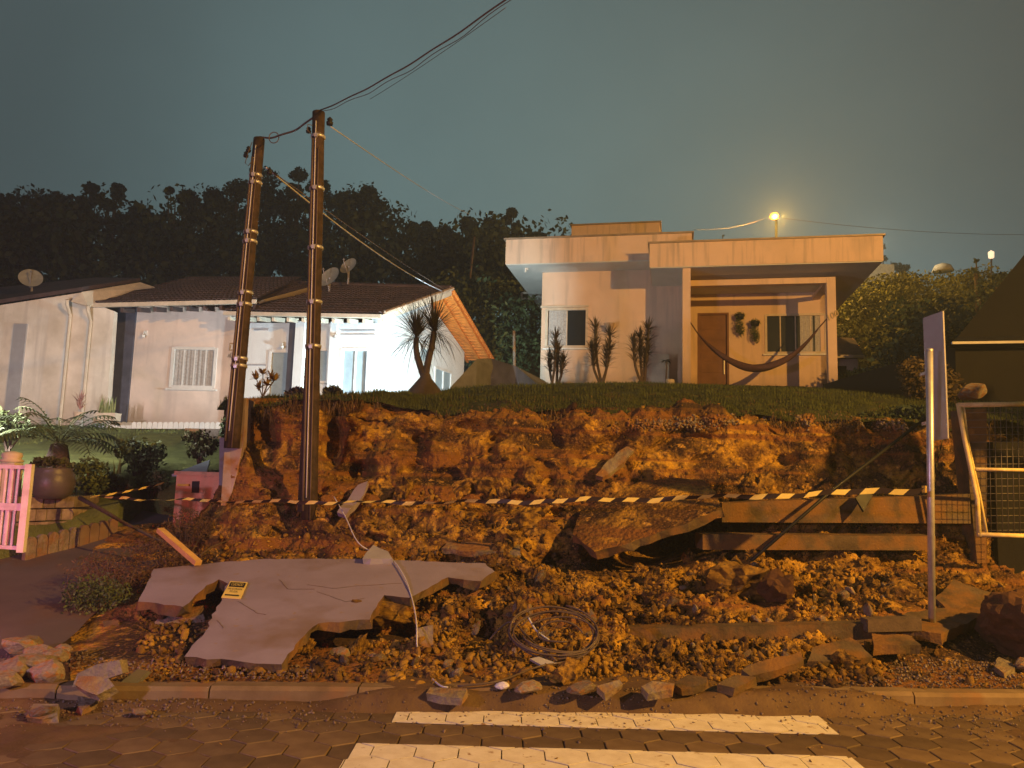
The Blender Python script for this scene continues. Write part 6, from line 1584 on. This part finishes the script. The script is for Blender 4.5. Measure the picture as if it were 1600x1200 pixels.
lamp('unseen_road_lamp', L2, 1100, (.92, .62, 1.0), .10)
L3 = V((-8.5, 11.0, 3.0)); lamp_body('unseen white lamp added beside the cream house garden for headlight glare', L3, 'unseen_lamp', 'added lamp')  # added unseen lamp, gives the white headlight glow from the left
lamp('unseen_garden_lamp', L3, 1250, (1.0, .93, .90), .10, spot=140, aim=(-6.4, 16.5, 1.9), blend=.5)
L4 = V((-5.9, 5.2, .8)); t = empty('tail_lamp', 'unseen red lamp on an added stand for brake lights at the left', 'beacon'); mb = MB(); mb.lathe(L4 + V((0, .0, -.75)), [(.2, 0), (.16, .05), (.05, .1), (.05, .6), (0, .62)], 12); mb.build('stand', MT['black'], t)
lamp('unseen_red_lamp', L4, 170, (1.0, .07, .09), .05)  # added red lamp, replaces brake lights shining on the white gate
L5 = P(694, 607, 17.4); t = empty('floodlight', 'floodlight on the lawn behind the ponytail palm lighting the gable wall', 'floodlight')
L5 = V((L5.x, L5.y, z_of(UG, L5.x, L5.y) + .22))
mb = MB(); mb.obox(L5 + V((-.1, -.15, -.15)), V((.2, 0, 0)), V((0, .08, 0)), V((0, 0, .2))); mb.build('housing', MT['black'], t)
mb = MB(); mb.bar(L5 + V((0, -.1, -.4)), L5 + V((0, -.1, -.14)), .03); mb.build('bracket', MT['black'], t)
lamp('gable_flood_lamp', L5, 2000, (.66, .90, 1.0), .12, spot=128, aim=(-4.1, 21.0, 4.4), blend=.25)
# satellite dishes
def dish(label, px, py, d, r, ry, m='dish'):
    t = empty('satellite_dish', label, 'satellite dish'); c = P(px, py, d); n = V((-.45 if ry > 0 else .5, -.8, .45)).normalized(); a = n.orthogonal().normalized(); b = n.cross(a)
    vs = [c - n * .18 * r]; fs = []
    for i in range(1, 6):
        for k in range(24):
            q = 2 * math.pi * k / 24; rr = r * i / 5; vs.append(c + a * rr * math.cos(q) + b * rr * math.sin(q) - n * (.18 * r * (1 - (i / 5) ** 2)))
    for k in range(24): fs.append((0, 1 + k, 1 + (k + 1) % 24))
    for i in range(4):
        for k in range(24): fs.append((1 + i * 24 + k, 1 + (i + 1) * 24 + k, 1 + (i + 1) * 24 + (k + 1) % 24, 1 + i * 24 + (k + 1) % 24))
    mb = MB(); mb.add(vs, fs); mb.build('reflector', MT[m], t, True)
    mb = MB(); mb.tube([c - n * .15 * r, c + V((0, .1, -r * 1.0)), c + V((0, .1, -r * 1.9))], .03, 6); mb.build('mast', MT['signb'], t)
    mb = MB(); mb.tube([c + V((0, 0, -r * .9)), c + n * r * .8], .015, 5); mb.lathe(c + n * r * .8, [(0, 0), (.04, .02), (0, .08)], 6); mb.build('feed_arm', MT['signb'], t)
dish('larger satellite dish on the roof right behind the taller pole', 514, 432, 20.8, .33, 1)
dish('smaller satellite dish high on the roof right of the larger one', 544, 415, 21.2, .27, 1)
dish('pale satellite dish above the cream house roof', 48, 434, 21.0, .30, -1)

# ---------------------------------------------------------------- night mist
HAZE = True
if HAZE:
    mb = MB(); mb.box(-90, 100, -20, 250, -2.2, 27)
    hm_ = bpy.data.materials.new('mist'); hm_.use_nodes = True; n_ = hm_.node_tree; n_.nodes.clear()
    o_ = n_.nodes.new('ShaderNodeOutputMaterial'); v_ = n_.nodes.new('ShaderNodeVolumePrincipled'); v_.inputs['Color'].default_value = (.76, .90, 1.0, 1); v_.inputs['Density'].default_value = .0032; v_.inputs['Anisotropy'].default_value = .35
    n_.links.new(v_.outputs[0], o_.inputs['Volume']); tag(mb.build('haze', hm_), 'thin night mist', kind='stuff')

# tree added on the right, outside the picture; its crown shades the neighbour's lot and part of the bank
t = empty('added_shade_tree', 'unseen tree added right of the mesh gate to shade the bank', 'tree')
mb = MB(); mb.tube([V((9.6, 6.5, 0)), V((9.7, 6.5, 2.2)), V((9.8, 6.5, 4.2))], [.16, .12, .06], 8); mb.build('trunk', MT['bark'], t, True)
mb = MB(); mb.tube([V((9.7, 6.5, 2.4)), V((8.3, 6.4, 3.6)), V((7.0, 6.3, 4.1))], [.08, .05, .02], 6); mb.build('limb', MT['bark'], t, True)
leafcloud('crown', [((9.8, 6.5, 4.2), (1.5, 1.4, 1.3)), ((10.6, 6.8, 3.8), (1.2, 1.2, 1.0)), ((8.8, 6.4, 3.9), (.6, .6, .5)), ((7.0, 6.3, 4.0), (.45, .5, .38))], 9000, .09, MT['leafm'], t, shell=.2, thin=.6)

t = empty('added_shade_tree', 'smaller unseen tree added beside the sodium street lamp to shade the road', 'tree')  # second tree added out of view to darken the right pavement and road
mb = MB(); mb.tube([V((9.7, 2.4, 0)), V((9.6, 2.4, 2.2)), V((9.4, 2.3, 4.2))], [.12, .09, .05], 8); mb.build('trunk', MT['bark'], t, True)
leafcloud('crown', [((8.75, 2.4, 4.1), (.75, .7, .55)), ((9.05, 1.6, 4.4), (.8, .8, .6)), ((9.7, 2.2, 4.7), (.9, .9, .7)), ((8.9, .9, 4.4), (.6, .6, .45))], 7000, .07, MT['leafm'], t, shell=.2, thin=.6)

shrub('dry_brush', 'matted dry brush between the orange pier and the left end of the mauve slab', 'brush', 268, 868, 8.6, .52, .20, 2600, .026, MT['dry'], True, thin=.18, shell=.1)

bl = []
for k in range(60):
    c = P(rnd.uniform(1385, 1640), rnd.uniform(492, 620), rnd.uniform(19, 24)); bl.append((tuple(c), (.7, .6, .6)))
tag(leafcloud('shade_foliage', bl, 12000, .08, MT['leaf'], None, shell=.2, thin=.6), 'dark leaf mass added for the black shade below the yellow green hedge', kind='stuff')  # near-black leaves added to imitate shade on the slope
